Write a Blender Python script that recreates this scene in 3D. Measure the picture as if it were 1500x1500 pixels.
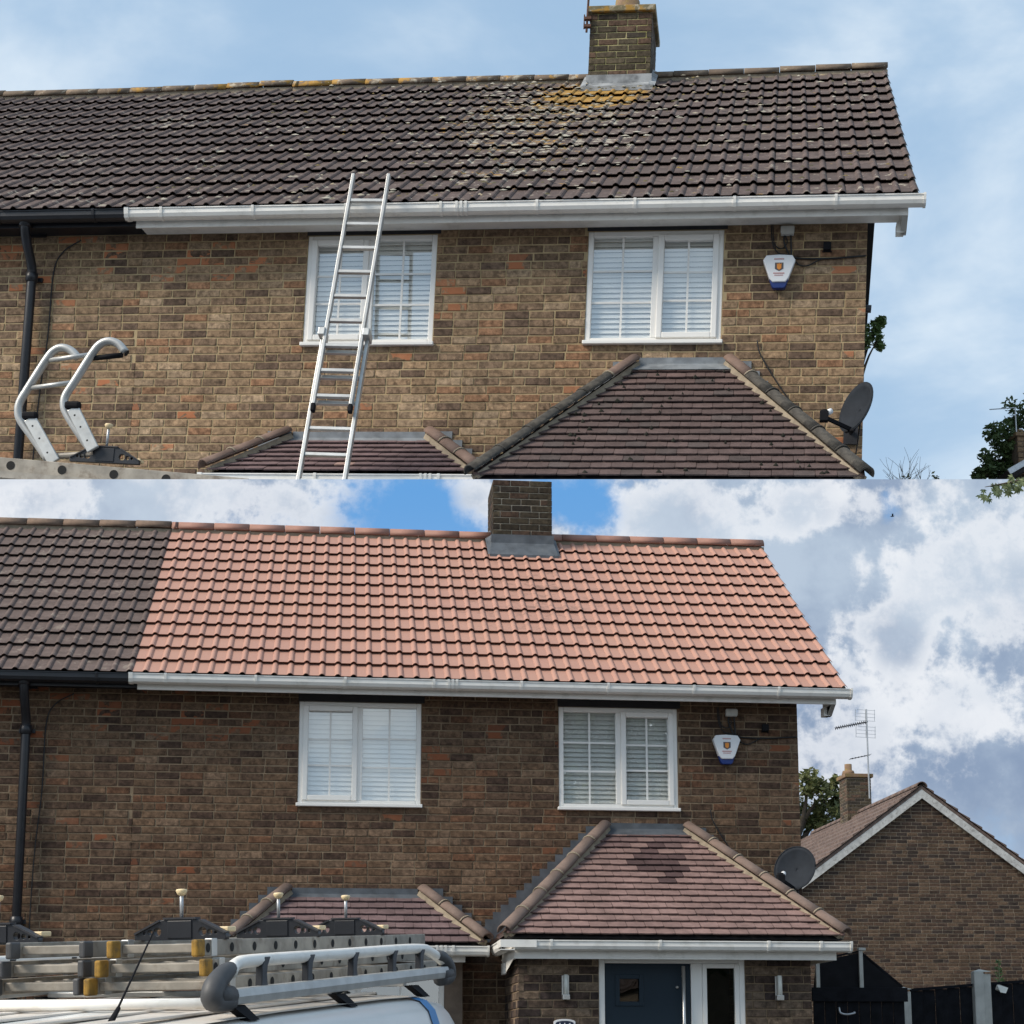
import bpy, bmesh, math, random
from mathutils import Matrix, Vector
R = math.radians
for o in list(bpy.data.objects): bpy.data.objects.remove(o)
scene = bpy.context.scene
COL = scene.collection
# ------------------------------------------------------------------ camera
CAM = Vector((-4.5568, -16.2409, 1.5)); YAW = -0.1044; PITCH = 0.1742; FPX = 2492.84
cd = bpy.data.cameras.new('camera'); cam = bpy.data.objects.new('camera', cd); COL.objects.link(cam)
cam.location = CAM; cam.rotation_euler = (R(90) + PITCH, 0, YAW)
cd.sensor_width = 36; cd.sensor_fit = 'HORIZONTAL'; cd.lens = FPX / 1500 * 36; cd.shift_y = (1101 - 750) / 1500
cd.clip_start = .1; cd.clip_end = 2000
scene.camera = cam
# ------------------------------------------------------------------ light
SUN_EL, SUN_AZ = R(40), R(72)          # azimuth: left of the line from the houses towards the viewer
sdir = Vector((-math.cos(SUN_EL) * math.sin(SUN_AZ), -math.cos(SUN_EL) * math.cos(SUN_AZ), math.sin(SUN_EL)))
sd = bpy.data.lights.new('sun', 'SUN'); sun = bpy.data.objects.new('sun', sd); COL.objects.link(sun)
sd.energy = 3.8; sd.angle = R(24); sd.color = (1, .91, .79)
sun.rotation_euler = sdir.to_track_quat('Z', 'Y').to_euler()
world = bpy.data.worlds.new('World'); scene.world = world; world.use_nodes = True
EXPO = 0.18
scene.view_settings.view_transform = 'Standard'; scene.view_settings.look = 'None'
scene.view_settings.gamma = 1; scene.view_settings.use_curve_mapping = False; scene.view_settings.exposure = EXPO
scene.cycles.use_denoising = True
scene.cycles.max_bounces = 5; scene.cycles.diffuse_bounces = 2; scene.cycles.glossy_bounces = 3
scene.cycles.transparent_max_bounces = 10; scene.cycles.transmission_bounces = 4

class NT:
    """small node helper"""
    def __init__(s, tree): s.t = tree; s.n = tree.nodes; s.l = tree.links
    def add(s, typ, **k):
        n = s.n.new(typ)
        for a, v in k.items():
            if a.startswith('i_'): n.inputs[a[2:].replace('_', ' ')].default_value = v
            else: setattr(n, a, v)
        return n
    def link(s, a, b): s.l.new(a, b)
    def math(s, op, a, b=None, clamp=False):
        n = s.n.new('ShaderNodeMath'); n.operation = op; n.use_clamp = clamp
        for i, v in enumerate((a, b)):
            if v is None: continue
            if isinstance(v, (int, float)): n.inputs[i].default_value = v
            else: s.l.new(v, n.inputs[i])
        return n.outputs[0]
    def noise(s, vec, scale, detail=4, rough=.55, dist=0):
        n = s.n.new('ShaderNodeTexNoise'); n.inputs['Scale'].default_value = scale
        n.inputs['Detail'].default_value = detail; n.inputs['Roughness'].default_value = rough; n.inputs['Distortion'].default_value = dist
        if vec is not None: s.l.new(vec, n.inputs['Vector'])
        return n.outputs['Fac']
    def ramp(s, fac, a, b, lo=0., hi=1.):
        n = s.n.new('ShaderNodeMapRange'); n.interpolation_type = 'SMOOTHSTEP'
        n.inputs['From Min'].default_value = a; n.inputs['From Max'].default_value = b
        n.inputs['To Min'].default_value = lo; n.inputs['To Max'].default_value = hi
        s.l.new(fac, n.inputs['Value']); return n.outputs[0]
    def mix(s, fac, a, b, mode='MIX'):
        n = s.n.new('ShaderNodeMix'); n.data_type = 'RGBA'; n.blend_type = mode
        for sock, v in ((n.inputs[0], fac), (n.inputs[6], a), (n.inputs[7], b)):
            if isinstance(v, (int, float)): sock.default_value = v
            elif isinstance(v, (tuple, list)): sock.default_value = (*v, 1) if len(v) == 3 else v
            else: s.l.new(v, sock)
        return n.outputs[2]
    def blob(s, vec, cx, cz, rx, rz):
        """soft round spot on the (x, z) plane, 1 in the middle"""
        m = s.n.new('ShaderNodeVectorMath'); m.operation = 'SUBTRACT'; s.l.new(vec, m.inputs[0]); m.inputs[1].default_value = (cx, 0, cz)
        d = s.n.new('ShaderNodeVectorMath'); d.operation = 'MULTIPLY'; s.l.new(m.outputs[0], d.inputs[0]); d.inputs[1].default_value = (1 / rx, 0, 1 / rz)
        e = s.n.new('ShaderNodeVectorMath'); e.operation = 'LENGTH'; s.l.new(d.outputs[0], e.inputs[0])
        return s.ramp(e.outputs['Value'], 0, 1, 1, 0)

# world: hazy blue sky with thin broken cloud everywhere
w = NT(world.node_tree); w.n.clear()
sky = w.add('ShaderNodeTexSky', sky_type='NISHITA'); sky.sun_disc = False
sky.sun_elevation = SUN_EL; sky.sun_rotation = math.atan2(sdir.x, sdir.y); sky.dust_density = 1.5; sky.air_density = 1.0
tc = w.add('ShaderNodeTexCoord')
mp = w.add('ShaderNodeMapping'); w.link(tc.outputs['Generated'], mp.inputs['Vector']); mp.inputs['Scale'].default_value = (1, 1, 1.7); mp.inputs['Location'].default_value = (3.3, 1.1, .7)
n1 = w.noise(mp.outputs[0], 5.0, 6, .55, .25); n2 = w.noise(mp.outputs[0], 2.1, 3, .5, .2)
cl = w.ramp(w.math('ADD', w.math('MULTIPLY', n1, .55), w.math('MULTIPLY', n2, .55)), .44, .70)
WS = 0.11
skyc = w.mix(.80, sky.outputs[0], (3.35, 4.95, 6.8))
sepw = w.add('ShaderNodeSeparateXYZ'); w.link(tc.outputs['Generated'], sepw.inputs[0])
low = w.ramp(sepw.outputs['Z'], .05, .44, 1., 0.)
cc = w.mix(w.ramp(n1, .38, .68), (4.5, 5.75, 7.1), (8.2, 8.7, 8.9))
fac = w.math('ADD', w.math('MULTIPLY', cl, .58), w.math('MULTIPLY', low, .65), True)
wc = w.mix(fac, skyc, cc)
bg = w.add('ShaderNodeBackground'); bg.inputs['Strength'].default_value = WS; w.link(wc, bg.inputs['Color'])
wo = w.add('ShaderNodeOutputWorld'); w.link(bg.outputs[0], wo.inputs[0])

# ------------------------------------------------------------------ materials
def new_mat(name):
    m = bpy.data.materials.new(name); m.use_nodes = True
    t = NT(m.node_tree); p = t.n['Principled BSDF']; return m, t, p
def surf(name, col, rough=.6, var=.12, scale=6., bump=.0, bscale=60., metal=0., spec=.5, dirt=None, dirt_amt=.3, dirt_scale=3.):
    m, t, p = new_mat(name)
    tc = t.add('ShaderNodeTexCoord')
    n = t.noise(tc.outputs['Object'], scale, 5)
    c = t.mix(t.ramp(n, .3, .7), tuple(v * (1 - var) for v in col), tuple(min(1, v * (1 + var)) for v in col))
    if dirt:
        d = t.noise(tc.outputs['Object'], dirt_scale, 6, .65)
        c = t.mix(t.math('MULTIPLY', t.ramp(d, .48, .72), dirt_amt), c, dirt)
    t.link(c, p.inputs['Base Color']); p.inputs['Roughness'].default_value = rough; p.inputs['Metallic'].default_value = metal
    p.inputs['Specular IOR Level'].default_value = spec
    if bump:
        b = t.add('ShaderNodeBump'); b.inputs['Strength'].default_value = bump; b.inputs['Distance'].default_value = .01
        t.link(t.noise(tc.outputs['Object'], bscale, 5, .6), b.inputs['Height']); t.link(b.outputs[0], p.inputs['Normal'])
    return m
def tinted(name, source, rough=.9, grain=.5, gscale=22., bump=.5, bscale=90., extra=None, spec=.25, root=None):
    """colour from Object Info colour ('object') or the colour attribute 'tint' ('mesh')"""
    m, t, p = new_mat(name)
    if source == 'object':
        oi = t.add('ShaderNodeObjectInfo'); base = oi.outputs['Color']; alpha = oi.outputs['Alpha']
    else:
        at = t.add('ShaderNodeAttribute', attribute_name='tint'); base = at.outputs['Color']; alpha = at.outputs['Alpha']
    P = root_coord(t, root) if root else t.add('ShaderNodeNewGeometry').outputs['Position']
    n = t.noise(P, gscale, 4, .7); n2 = t.noise(P, gscale * .22, 2)
    c = t.mix(1., base, t.mix(t.ramp(n, .25, .75), (1 - grain,) * 3, (1 + grain,) * 3), 'MULTIPLY')
    c = t.mix(1., c, t.mix(t.ramp(n2, .3, .7), (.86, .86, .86), (1.12, 1.12, 1.12)), 'MULTIPLY')
    if extra: c = extra(t, P, c, alpha)
    t.link(c, p.inputs['Base Color']); p.inputs['Roughness'].default_value = rough; p.inputs['Specular IOR Level'].default_value = spec
    b = t.add('ShaderNodeBump'); b.inputs['Strength'].default_value = bump; b.inputs['Distance'].default_value = .006
    t.link(t.noise(P, bscale, 2, .65), b.inputs['Height']); t.link(b.outputs[0], p.inputs['Normal'])
    return m
def root_coord(t, root):
    tc = t.add('ShaderNodeTexCoord'); tc.object = root; return tc.outputs['Object']

MAT = {}
MAT['upvc'] = surf('white plastic', (.83, .805, .75), .38, .03, 2, dirt=(.50, .48, .42), dirt_amt=.42, dirt_scale=7)
MAT['frame'] = surf('window plastic', (.85, .825, .775), .3, .02, 2)
MAT['black'] = surf('black plastic', (.012, .013, .017), .4, .2, 8)
MAT['blackmatt'] = surf('black matt', (.010, .010, .012), .8, .2, 8, spec=.15)
MAT['lintel'] = surf('black stained timber', (.010, .010, .013), .7, .2, 8)
MAT['leadnew'] = surf('dark lead sheet', (.075, .085, .097), .6, .25, 7, dirt=(.14, .15, .16), dirt_amt=.5, dirt_scale=4, bump=.15, bscale=12)
MAT['lead'] = surf('lead sheet', (.17, .185, .20), .55, .25, 7, dirt=(.34, .36, .37), dirt_amt=.5, dirt_scale=4, bump=.15, bscale=12)
MAT['leadold'] = surf('weathered lead', (.27, .28, .285), .65, .3, 6, dirt=(.08, .085, .09), dirt_amt=.8, dirt_scale=5, bump=.2, bscale=10)
MAT['bedding'] = surf('cement bedding', (.27, .225, .165), .95, .2, 12, bump=.5)
MAT['alu'] = surf('aluminium', (.52, .52, .50), .42, .1, 9, metal=.6, dirt=(.40, .38, .35), dirt_amt=.4, dirt_scale=8)
MAT['alubright'] = surf('bright aluminium', (.46, .46, .445), .42, .1, 9, metal=.45)
MAT['aludull'] = surf('weathered aluminium', (.31, .28, .235), .62, .25, 7, metal=.15, dirt=(.14, .105, .075), dirt_amt=.75, dirt_scale=9)
MAT['hole'] = surf('dark opening', (.01, .01, .01), .9, .1)
MAT['yellow'] = surf('yellow rubber', (.27, .15, .022), .8, .3, 20, dirt=(.10, .07, .03), dirt_amt=.8, dirt_scale=25)
MAT['greycap'] = surf('grey rubber', (.060, .060, .062), .55, .2, 10)
MAT['knob'] = surf('pale yellow plastic', (.74, .58, .34), .5, .06)
MAT['underlay'] = surf('roofing felt', (.012, .010, .010), .9, .2)
MAT['brickback'] = surf('rear brickwork', (.17, .13, .10), .95, .2, 9)
MAT['ironwork'] = surf('dark metal', (.05, .05, .055), .5, .2, metal=.6)
MAT['galv'] = surf('galvanised metal', (.45, .46, .47), .45, .12, metal=.7)
MAT['blind'] = surf('white blind slat', (.90, .89, .86), .6, .02)
MAT['room'] = surf('dim room', (.03, .035, .033), .9, .1)
MAT['terracotta'] = surf('clay pot', (.20, .125, .075), .9, .2, 8, dirt=(.26, .19, .04), dirt_amt=.8, dirt_scale=9)
MAT['concrete'] = surf('pale concrete', (.46, .45, .41), .9, .12, 8, bump=.3)
MAT['dish'] = surf('charcoal dish', (.024, .029, .037), .75, .12, 10, spec=.12)
MAT['bark'] = surf('bark', (.07, .055, .04), .95, .3, 9, bump=.6, bscale=25)
MAT['twig'] = surf('bare twig', (.16, .14, .12), .95, .2)
MAT['ground'] = surf('asphalt', (.07, .07, .068), .95, .3, 2, bump=.3)
MAT['paving'] = surf('paving', (.22, .21, .19), .95, .2, 1)
MAT['doorblue'] = surf('dark blue door paint', (.008, .020, .032), .5, .06, 3, spec=.3)
MAT['steel'] = surf('brushed steel', (.60, .58, .55), .35, .05, 9, metal=.85)
MAT['lampglass'] = surf('frosted lamp tube', (.70, .70, .64), .3, .03)
MAT['navy'] = surf('navy enamel', (.010, .018, .05), .35, .05)
MAT['blueplastic'] = surf('blue plastic', (.008, .03, .17), .35, .08)
MAT['white'] = surf('white enamel', (.80, .80, .80), .35, .02)
MAT['redprint'] = surf('red print', (.55, .22, .20), .6, .05)
MAT['darkprint'] = surf('dark print', (.10, .09, .09), .6, .05)
MAT['orangeprint'] = surf('orange print', (.80, .28, .04), .6, .05)
MAT['vanpaint'] = surf('white van paint', (.74, .73, .70), .22, .03, 2, spec=.5)
MAT['roofcream'] = surf('cream roof paint', (.66, .60, .53), .35, .05, 3, dirt=(.42, .37, .32), dirt_amt=.35, dirt_scale=4)
MAT['bluetape'] = surf('blue stripe', (.03, .20, .46), .4, .05)
MAT['rubber'] = surf('tyre rubber', (.015, .015, .015), .85, .2)
MAT['fence'] = surf('black stained timber board', (.008, .0085, .011), .85, .35, 9, bump=.5, bscale=40, spec=.15)
MAT['neighroof'] = surf('faded brown roof tile', (.125, .085, .070), .9, .3, 9, dirt=(.28, .24, .19), dirt_amt=.4, dirt_scale=12)
MAT['oldbarge'] = surf('flaking white barge paint', (.55, .54, .51), .7, .15, 9, dirt=(.20, .18, .16), dirt_amt=.65, dirt_scale=14)
MAT['lichen'] = surf('pale grey lichen', (.33, .31, .255), .95, .3, 6, dirt=(.36, .22, .06), dirt_amt=.8, dirt_scale=2.2)
MAT['moss'] = surf('dark moss', (.075, .065, .03), .95, .4, 9, dirt=(.26, .17, .04), dirt_amt=.8, dirt_scale=1.6)
MAT['blackmoss'] = surf('black moss', (.018, .018, .012), .95, .4, 9)
MAT['cable'] = surf('black cable', (.012, .012, .013), .6, .1)
MAT['rust'] = surf('rusty iron', (.10, .05, .035), .9, .3, 20)

def leaf_mat(name, a, b):
    m, t, p = new_mat(name)
    oi = t.add('ShaderNodeNewGeometry')
    c = t.mix(oi.outputs['Random Per Island'], a, b); t.link(c, p.inputs['Base Color'])
    p.inputs['Roughness'].default_value = .55; p.inputs['Specular IOR Level'].default_value = .35
    tr = t.add('ShaderNodeBsdfTranslucent'); t.link(c, tr.inputs['Color'])
    mx = t.add('ShaderNodeMixShader'); mx.inputs[0].default_value = .3
    t.link(p.outputs[0], mx.inputs[1]); t.link(tr.outputs[0], mx.inputs[2])
    t.link(mx.outputs[0], t.n['Material Output'].inputs[0]); return m
MAT['leaf'] = leaf_mat('foliage green', (.06, .11, .03), (.15, .22, .07))
MAT['leafdark'] = leaf_mat('foliage dark green', (.045, .080, .03), (.12, .17, .06))
MAT['leafoak'] = leaf_mat('foliage olive green', (.07, .09, .03), (.17, .18, .07))
MAT['leafpale'] = leaf_mat('foliage silvery green', (.13, .17, .07), (.30, .34, .18))

def glass_mat(name, refl, tint):
    m, t, p = new_mat(name); t.n.remove(p)
    lw = t.add('ShaderNodeLayerWeight'); fr = t.math('ADD', refl, t.math('MULTIPLY', t.math('POWER', lw.outputs['Facing'], 5.), 1 - refl))
    tr = t.add('ShaderNodeBsdfTransparent'); tr.inputs[0].default_value = (*tint, 1)
    gl = t.add('ShaderNodeBsdfGlossy'); gl.inputs['Roughness'].default_value = .0; gl.inputs[0].default_value = (.95, .98, 1, 1)
    tc = t.add('ShaderNodeTexCoord'); b = t.add('ShaderNodeBump'); b.inputs['Strength'].default_value = .06; b.inputs['Distance'].default_value = .02
    t.link(t.noise(tc.outputs['Object'], 2.2, 2), b.inputs['Height']); t.link(b.outputs[0], gl.inputs['Normal'])
    mx = t.add('ShaderNodeMixShader'); t.link(fr, mx.inputs[0]); t.link(tr.outputs[0], mx.inputs[1]); t.link(gl.outputs[0], mx.inputs[2])
    t.link(mx.outputs[0], t.n['Material Output'].inputs[0]); return m
MAT['glass'] = glass_mat('window glass', .27, (.99, 1.0, .98))
MAT['glassdark'] = glass_mat('dark glass', .06, (.35, .40, .38))

# ------------------------------------------------------------------ mesh helpers
class MB:
    def __init__(s): s.v = []; s.f = []; s.c = []
    def add(s, vs, fs, col=None):
        o = len(s.v); s.v += [tuple(v) for v in vs]; s.f += [tuple(i + o for i in f) for f in fs]
        s.c += [col] * len(fs); return s
    def box(s, x0, x1, y0, y1, z0, z1, col=None, M=None):
        vs = [Vector((x, y, z)) for z in (z0, z1) for y in (y0, y1) for x in (x0, x1)]
        if M: vs = [M @ v for v in vs]
        return s.add(vs, [(0, 2, 3, 1), (4, 5, 7, 6), (0, 1, 5, 4), (2, 6, 7, 3), (0, 4, 6, 2), (1, 3, 7, 5)], col)
    def bar(s, a, b, wx, wz, up=(0, 0, 1)):
        """rectangular bar from a to b"""
        a = Vector(a); b = Vector(b); d = (b - a); L = d.length; d.normalize(); up = Vector(up)
        sx = d.cross(up); sx = sx.normalized() if sx.length > 1e-6 else Vector((1, 0, 0)); sz = sx.cross(d).normalized()
        M = Matrix((sx, d, sz)).transposed().to_4x4(); M.translation = a
        return s.box(-wx / 2, wx / 2, 0, L, -wz / 2, wz / 2, M=M)
    def tube(s, pts, r, n=10, closed_ends=True):
        pts = [Vector(p) for p in pts]; rs = r if isinstance(r, (list, tuple)) else [r] * len(pts)
        o = len(s.v); prev = None
        for i, p in enumerate(pts):
            d = (pts[min(i + 1, len(pts) - 1)] - pts[max(i - 1, 0)]).normalized()
            if prev is None:
                a = d.cross(Vector((0, 0, 1))); a = a if a.length > 1e-4 else d.cross(Vector((1, 0, 0)))
            else: a = prev - d * prev.dot(d)
            a.normalize(); prev = a; b = d.cross(a)
            for k in range(n):
                t = 2 * math.pi * k / n; s.v.append(tuple(p + (a * math.cos(t) + b * math.sin(t)) * rs[i]))
        for i in range(len(pts) - 1):
            for k in range(n):
                k2 = (k + 1) % n; s.f.append((o + i * n + k, o + i * n + k2, o + (i + 1) * n + k2, o + (i + 1) * n + k)); s.c.append(None)
        if closed_ends:
            s.f.append(tuple(o + k for k in range(n))[::-1]); s.f.append(tuple(o + (len(pts) - 1) * n + k for k in range(n))); s.c += [None, None]
        return s
    def extrude(s, prof, a, b, U, V, cap=True):
        """closed 2D profile (u, v) swept from a to b"""
        a = Vector(a); b = Vector(b); U = Vector(U); V = Vector(V); n = len(prof); o = len(s.v)
        for q in (a, b):
            for (u, v) in prof: s.v.append(tuple(q + U * u + V * v))
        for k in range(n): s.f.append((o + k, o + (k + 1) % n, o + n + (k + 1) % n, o + n + k)); s.c.append(None)
        if cap: s.f += [tuple(o + k for k in range(n))[::-1], tuple(o + n + k for k in range(n))]; s.c += [None, None]
        return s
    def disc(s, c, ax, r, n=12):
        c = Vector(c); ax = Vector(ax).normalized(); a = ax.orthogonal().normalized(); b = ax.cross(a)
        return s.add([c + (a * math.cos(2 * math.pi * k / n) + b * math.sin(2 * math.pi * k / n)) * r for k in range(n)], [tuple(range(n))])
    def mesh(s, name, mat, smooth=False):
        me = bpy.data.meshes.new(name); me.from_pydata(s.v, [], s.f); me.update()
        bm = bmesh.new(); bm.from_mesh(me); bmesh.ops.recalc_face_normals(bm, faces=bm.faces); bm.to_mesh(me); bm.free()
        if any(c is not None for c in s.c):
            ca = me.color_attributes.new('tint', 'FLOAT_COLOR', 'CORNER')
            buf = []
            for p in me.polygons:
                c = s.c[p.index] or (.5, .5, .5); buf += [c[0], c[1], c[2], c[3] if len(c) > 3 else 0.] * p.loop_total
            ca.data.foreach_set('color', buf)
        if mat: me.materials.append(mat)
        if smooth: me.polygons.foreach_set('use_smooth', [True] * len(me.polygons))
        return me
    def build(s, name, mat, parent=None, smooth=False, bevel=0):
        return obj(name, s.mesh(name, MAT[mat] if isinstance(mat, str) else mat, smooth), parent, bevel)
def obj(name, me, parent=None, bevel=0):
    o = bpy.data.objects.new(name, me); COL.objects.link(o)
    if parent: o.parent = parent
    if bevel:
        b = o.modifiers.new('bevel', 'BEVEL'); b.width = bevel; b.segments = 2; b.limit_method = 'ANGLE'; b.angle_limit = R(40)
    return o
def tag(o, label, cat, group=None, kind=None):
    o['label'] = label; o['category'] = cat
    if group: o['group'] = group
    if kind: o['kind'] = kind
    return o
def thing(name, label, cat, M=Matrix(), group=None):
    o = bpy.data.objects.new(name, None); COL.objects.link(o); o.matrix_world = M; o.empty_display_size = .2
    return tag(o, label, cat, group)
def struct(o): o['kind'] = 'structure'; return o
def stuff(o): o['kind'] = 'stuff'; return o
def plate(name, outline, holes, thick, mat, parent, M, bevel=0.):
    """flat plate with real holes; outline in (x, y) of M, thickness along z"""
    cu = bpy.data.curves.new(name, 'CURVE'); cu.dimensions = '2D'; cu.fill_mode = 'BOTH'; cu.extrude = thick / 2; cu.bevel_depth = bevel
    for pl in [outline] + holes:
        sp = cu.splines.new('POLY'); sp.points.add(len(pl) - 1); sp.use_cyclic_u = True
        for p, (x, y) in zip(sp.points, pl): p.co = (x, y, 0, 1)
    t = bpy.data.objects.new('t', cu); me = bpy.data.meshes.new_from_object(t); bpy.data.objects.remove(t); me.name = name
    me.transform(M); me.materials.clear(); me.materials.append(MAT[mat])
    return obj(name, me, parent)
def circ(cx, cy, r, n=14, ry=None): return [(cx + r * math.cos(2 * math.pi * k / n), cy + (ry or r) * math.sin(2 * math.pi * k / n)) for k in range(n)]
def text_mesh(name, body, size, mat, parent, M, extrude=.001):
    cu = bpy.data.curves.new(name, 'FONT'); cu.body = body; cu.size = size; cu.extrude = extrude; cu.align_x = 'CENTER'; cu.align_y = 'CENTER'
    t = bpy.data.objects.new('t', cu); me = bpy.data.meshes.new_from_object(t); bpy.data.objects.remove(t); me.name = name
    me.transform(M); me.materials.clear(); me.materials.append(MAT[mat]); return obj(name, me, parent)
def T(x, y, z): return Matrix.Translation((x, y, z))
# axes of a plate standing on a wall that faces -Y: x right, y up, z towards the viewer
WALLM = Matrix(((1, 0, 0, 0), (0, 0, -1, 0), (0, 1, 0, 0), (0, 0, 0, 1)))
def arc(pts, n=6):
    """Catmull-Rom through the points"""
    pts = [Vector(p) for p in pts]; out = []
    P = [pts[0] * 2 - pts[1]] + pts + [pts[-1] * 2 - pts[-2]]
    for i in range(1, len(P) - 2):
        for k in range(n):
            t = k / n; a, b, c, d = P[i - 1], P[i], P[i + 1], P[i + 2]
            out.append(.5 * ((2 * b) + (c - a) * t + (2 * a - 5 * b + 4 * c - d) * t * t + (3 * b - a - 3 * c + d) * t ** 3))
    return out + [pts[-1]]

# ------------------------------------------------------------------ the two places
# lower place: the world axes are the house's own (X along the front, Y away, Z up; origin at the front right corner)
ML = Matrix()
# upper place: stands on higher ground beyond the sky sheet of the lower one
RU = (Matrix.Rotation(-.2438, 3, 'Z') @ Matrix.Rotation(.0538, 3, 'Y') @ Matrix.Rotation(.0641, 3, 'X'))
MU = Matrix.Translation((12.476, 37.859, 9.994)) @ RU.to_4x4() @ Matrix.Scale(4.0, 4)

# ---- bricks
PAL = [((.240, .178, .125), 32), ((.195, .145, .108), 28), ((.128, .094, .076), 17), ((.290, .228, .170), 12), ((.250, .152, .100), 8)]
def pick(rng, pal): 
    t = rng.random() * sum(p[1] for p in pal)
    for c, wgt in pal:
        t -= wgt
        if t <= 0: return c
    return pal[0][0]
def jit(rng, c, a=.18):
    f = rng.uniform(1 - a, 1 + a); return tuple(v * f for v in c)
BRICKS = []
for k in range(5):
    rng = random.Random(40 + k); j = lambda a=.0022: rng.uniform(-a, a)
    m = MB(); h = .065; wd = .215; e = .005
    vs = []
    for (x, z) in ((e, e), (wd - e, e), (wd - e, h - e), (e, h - e)): vs.append((x + j(.004), j(.0015), z + j(.003)))
    for (x, z) in ((0, 0), (wd, 0), (wd, h), (0, h)): vs.append((x + j(), .006, z + j(.0018)))
    for (x, z) in ((0, 0), (wd, 0), (wd, h), (0, h)): vs.append((x, .05, z))
    fs = [(0, 1, 2, 3)] + [(a, a + 4, (a + 1) % 4 + 4, (a + 1) % 4) for a in range(4)] + [(a + 4, a + 8, (a + 1) % 4 + 8, (a + 1) % 4 + 4) for a in range(4)]
    m.add(vs, fs); BRICKS.append(m)
def brick_layout(x0, x1, z0, z1, holes, seed, header=.10, clip=None):
    rng = random.Random(seed); out = []; n = int(round((z1 - z0) / .075)); zz = z0
    for r in range(n):
        x = x0 - (.1125 if r % 2 else 0) - .225 * rng.random() * .15
        z = z0 + r * .075
        while x < x1:
            wd = .1025 if rng.random() < header else .215
            a, b = x, x + wd; x = b + .010; col = pick(rng, PAL); f = rng.uniform(.86, 1.14); v = rng.randrange(5); spall = rng.uniform(.5, .95) if rng.random() < .028 else 0.
            a = max(a, x0 + .0); b = min(b, x1)
            segs = [(a, b)]
            for (hx0, hx1, hz0, hz1) in holes:
                if z + .065 > hz0 and z < hz1:
                    ns = []
                    for (p, q) in segs:
                        if q <= hx0 or p >= hx1: ns.append((p, q))
                        else:
                            if p < hx0: ns.append((p, hx0 - .004))
                            if q > hx1: ns.append((hx1 + .004, q))
                    segs = ns
            for (p, q) in segs:
                if q - p < .03: continue
                if clip and not clip((p + q) / 2, z + .03): continue
                out.append((p, z, q - p, (*(ch * f for ch in col), spall), v))
    return out
def lay_bricks(layout, wall, mats, prefer, maxn=300, M=None, name='brick'):
    """the bricks that show largest as objects of their own, the rest as one mesh"""
    order = sorted(range(len(layout)), key=lambda i: prefer(layout[i])); single = set(order[:maxn]); rest = MB()
    for i, (x, z, wd, col, v) in enumerate(layout):
        if i in single:
            me = lay_bricks.cache.get((v, mats[0].name))
            if me is None: me = BRICKS[v].mesh('brick', mats[0]); lay_bricks.cache[(v, mats[0].name)] = me
            o = bpy.data.objects.new(name, me); COL.objects.link(o); o.parent = wall
            jr = random.Random(i * 7 + 3); L = T(x, jr.uniform(-.003, .002), z) @ Matrix.Rotation(jr.uniform(-.006, .006), 4, 'Z') @ Matrix.Diagonal((wd / .215, 1, 1, 1)); o.matrix_local = (M @ L) if M else L
            o.color = (*col[:3], col[3] if len(col) > 3 else 0.)
        else:
            vs = [Vector((p[0] * wd / .215 + x, p[1], p[2] + z)) for p in BRICKS[v].v]
            if M: vs = [M @ q for q in vs]
            rest.add(vs, BRICKS[v].f, col)
    if rest.v: stuff(rest.build(name + '_field', mats[1], wall))
lay_bricks.cache = {}
def cells(x0, x1, z0, z1, holes):
    xs = sorted({x0, x1} | {h[0] for h in holes} | {h[1] for h in holes}); zs = sorted({z0, z1} | {h[2] for h in holes} | {h[3] for h in holes})
    for i in range(len(xs) - 1):
        for k in range(len(zs) - 1):
            cx, cz = (xs[i] + xs[i + 1]) / 2, (zs[k] + zs[k + 1]) / 2
            if any(h[0] < cx < h[1] and h[2] < cz < h[3] for h in holes): continue
            if x0 <= cx <= x1 and z0 <= cz <= z1: yield xs[i], xs[i + 1], zs[k], zs[k + 1]

# ---- interlocking roof tile with two rolls
TW = .2983
def tile_mesh(gauge, mat, name):
    L = gauge + .07; prof = []
    for k in range(2):
        b = k * TW / 2
        prof += [(b + .0, .0), (b + .090, .0), (b + .096, .008), (b + .107, .0175), (b + .1195, .021), (b + .132, .0175), (b + .143, .008)]
    prof.append((TW, .0)); n = len(prof); lift = .037; lip = .006; m = MB()
    vs = [(x, 0, h + lift) for x, h in prof] + [(x, L, h) for x, h in prof] + [(x, .002, h + lift - lip) for x, h in prof]
    fs = [(i, i + 1, n + i + 1, n + i) for i in range(n - 1)] + [(2 * n + i, 2 * n + i + 1, i + 1, i) for i in range(n - 1)]
    fs += [(0, n, 2 * n), (n - 1, 3 * n - 1, 2 * n - 1)]
    m.add(vs, fs); return m.mesh(name, mat, False)

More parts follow.
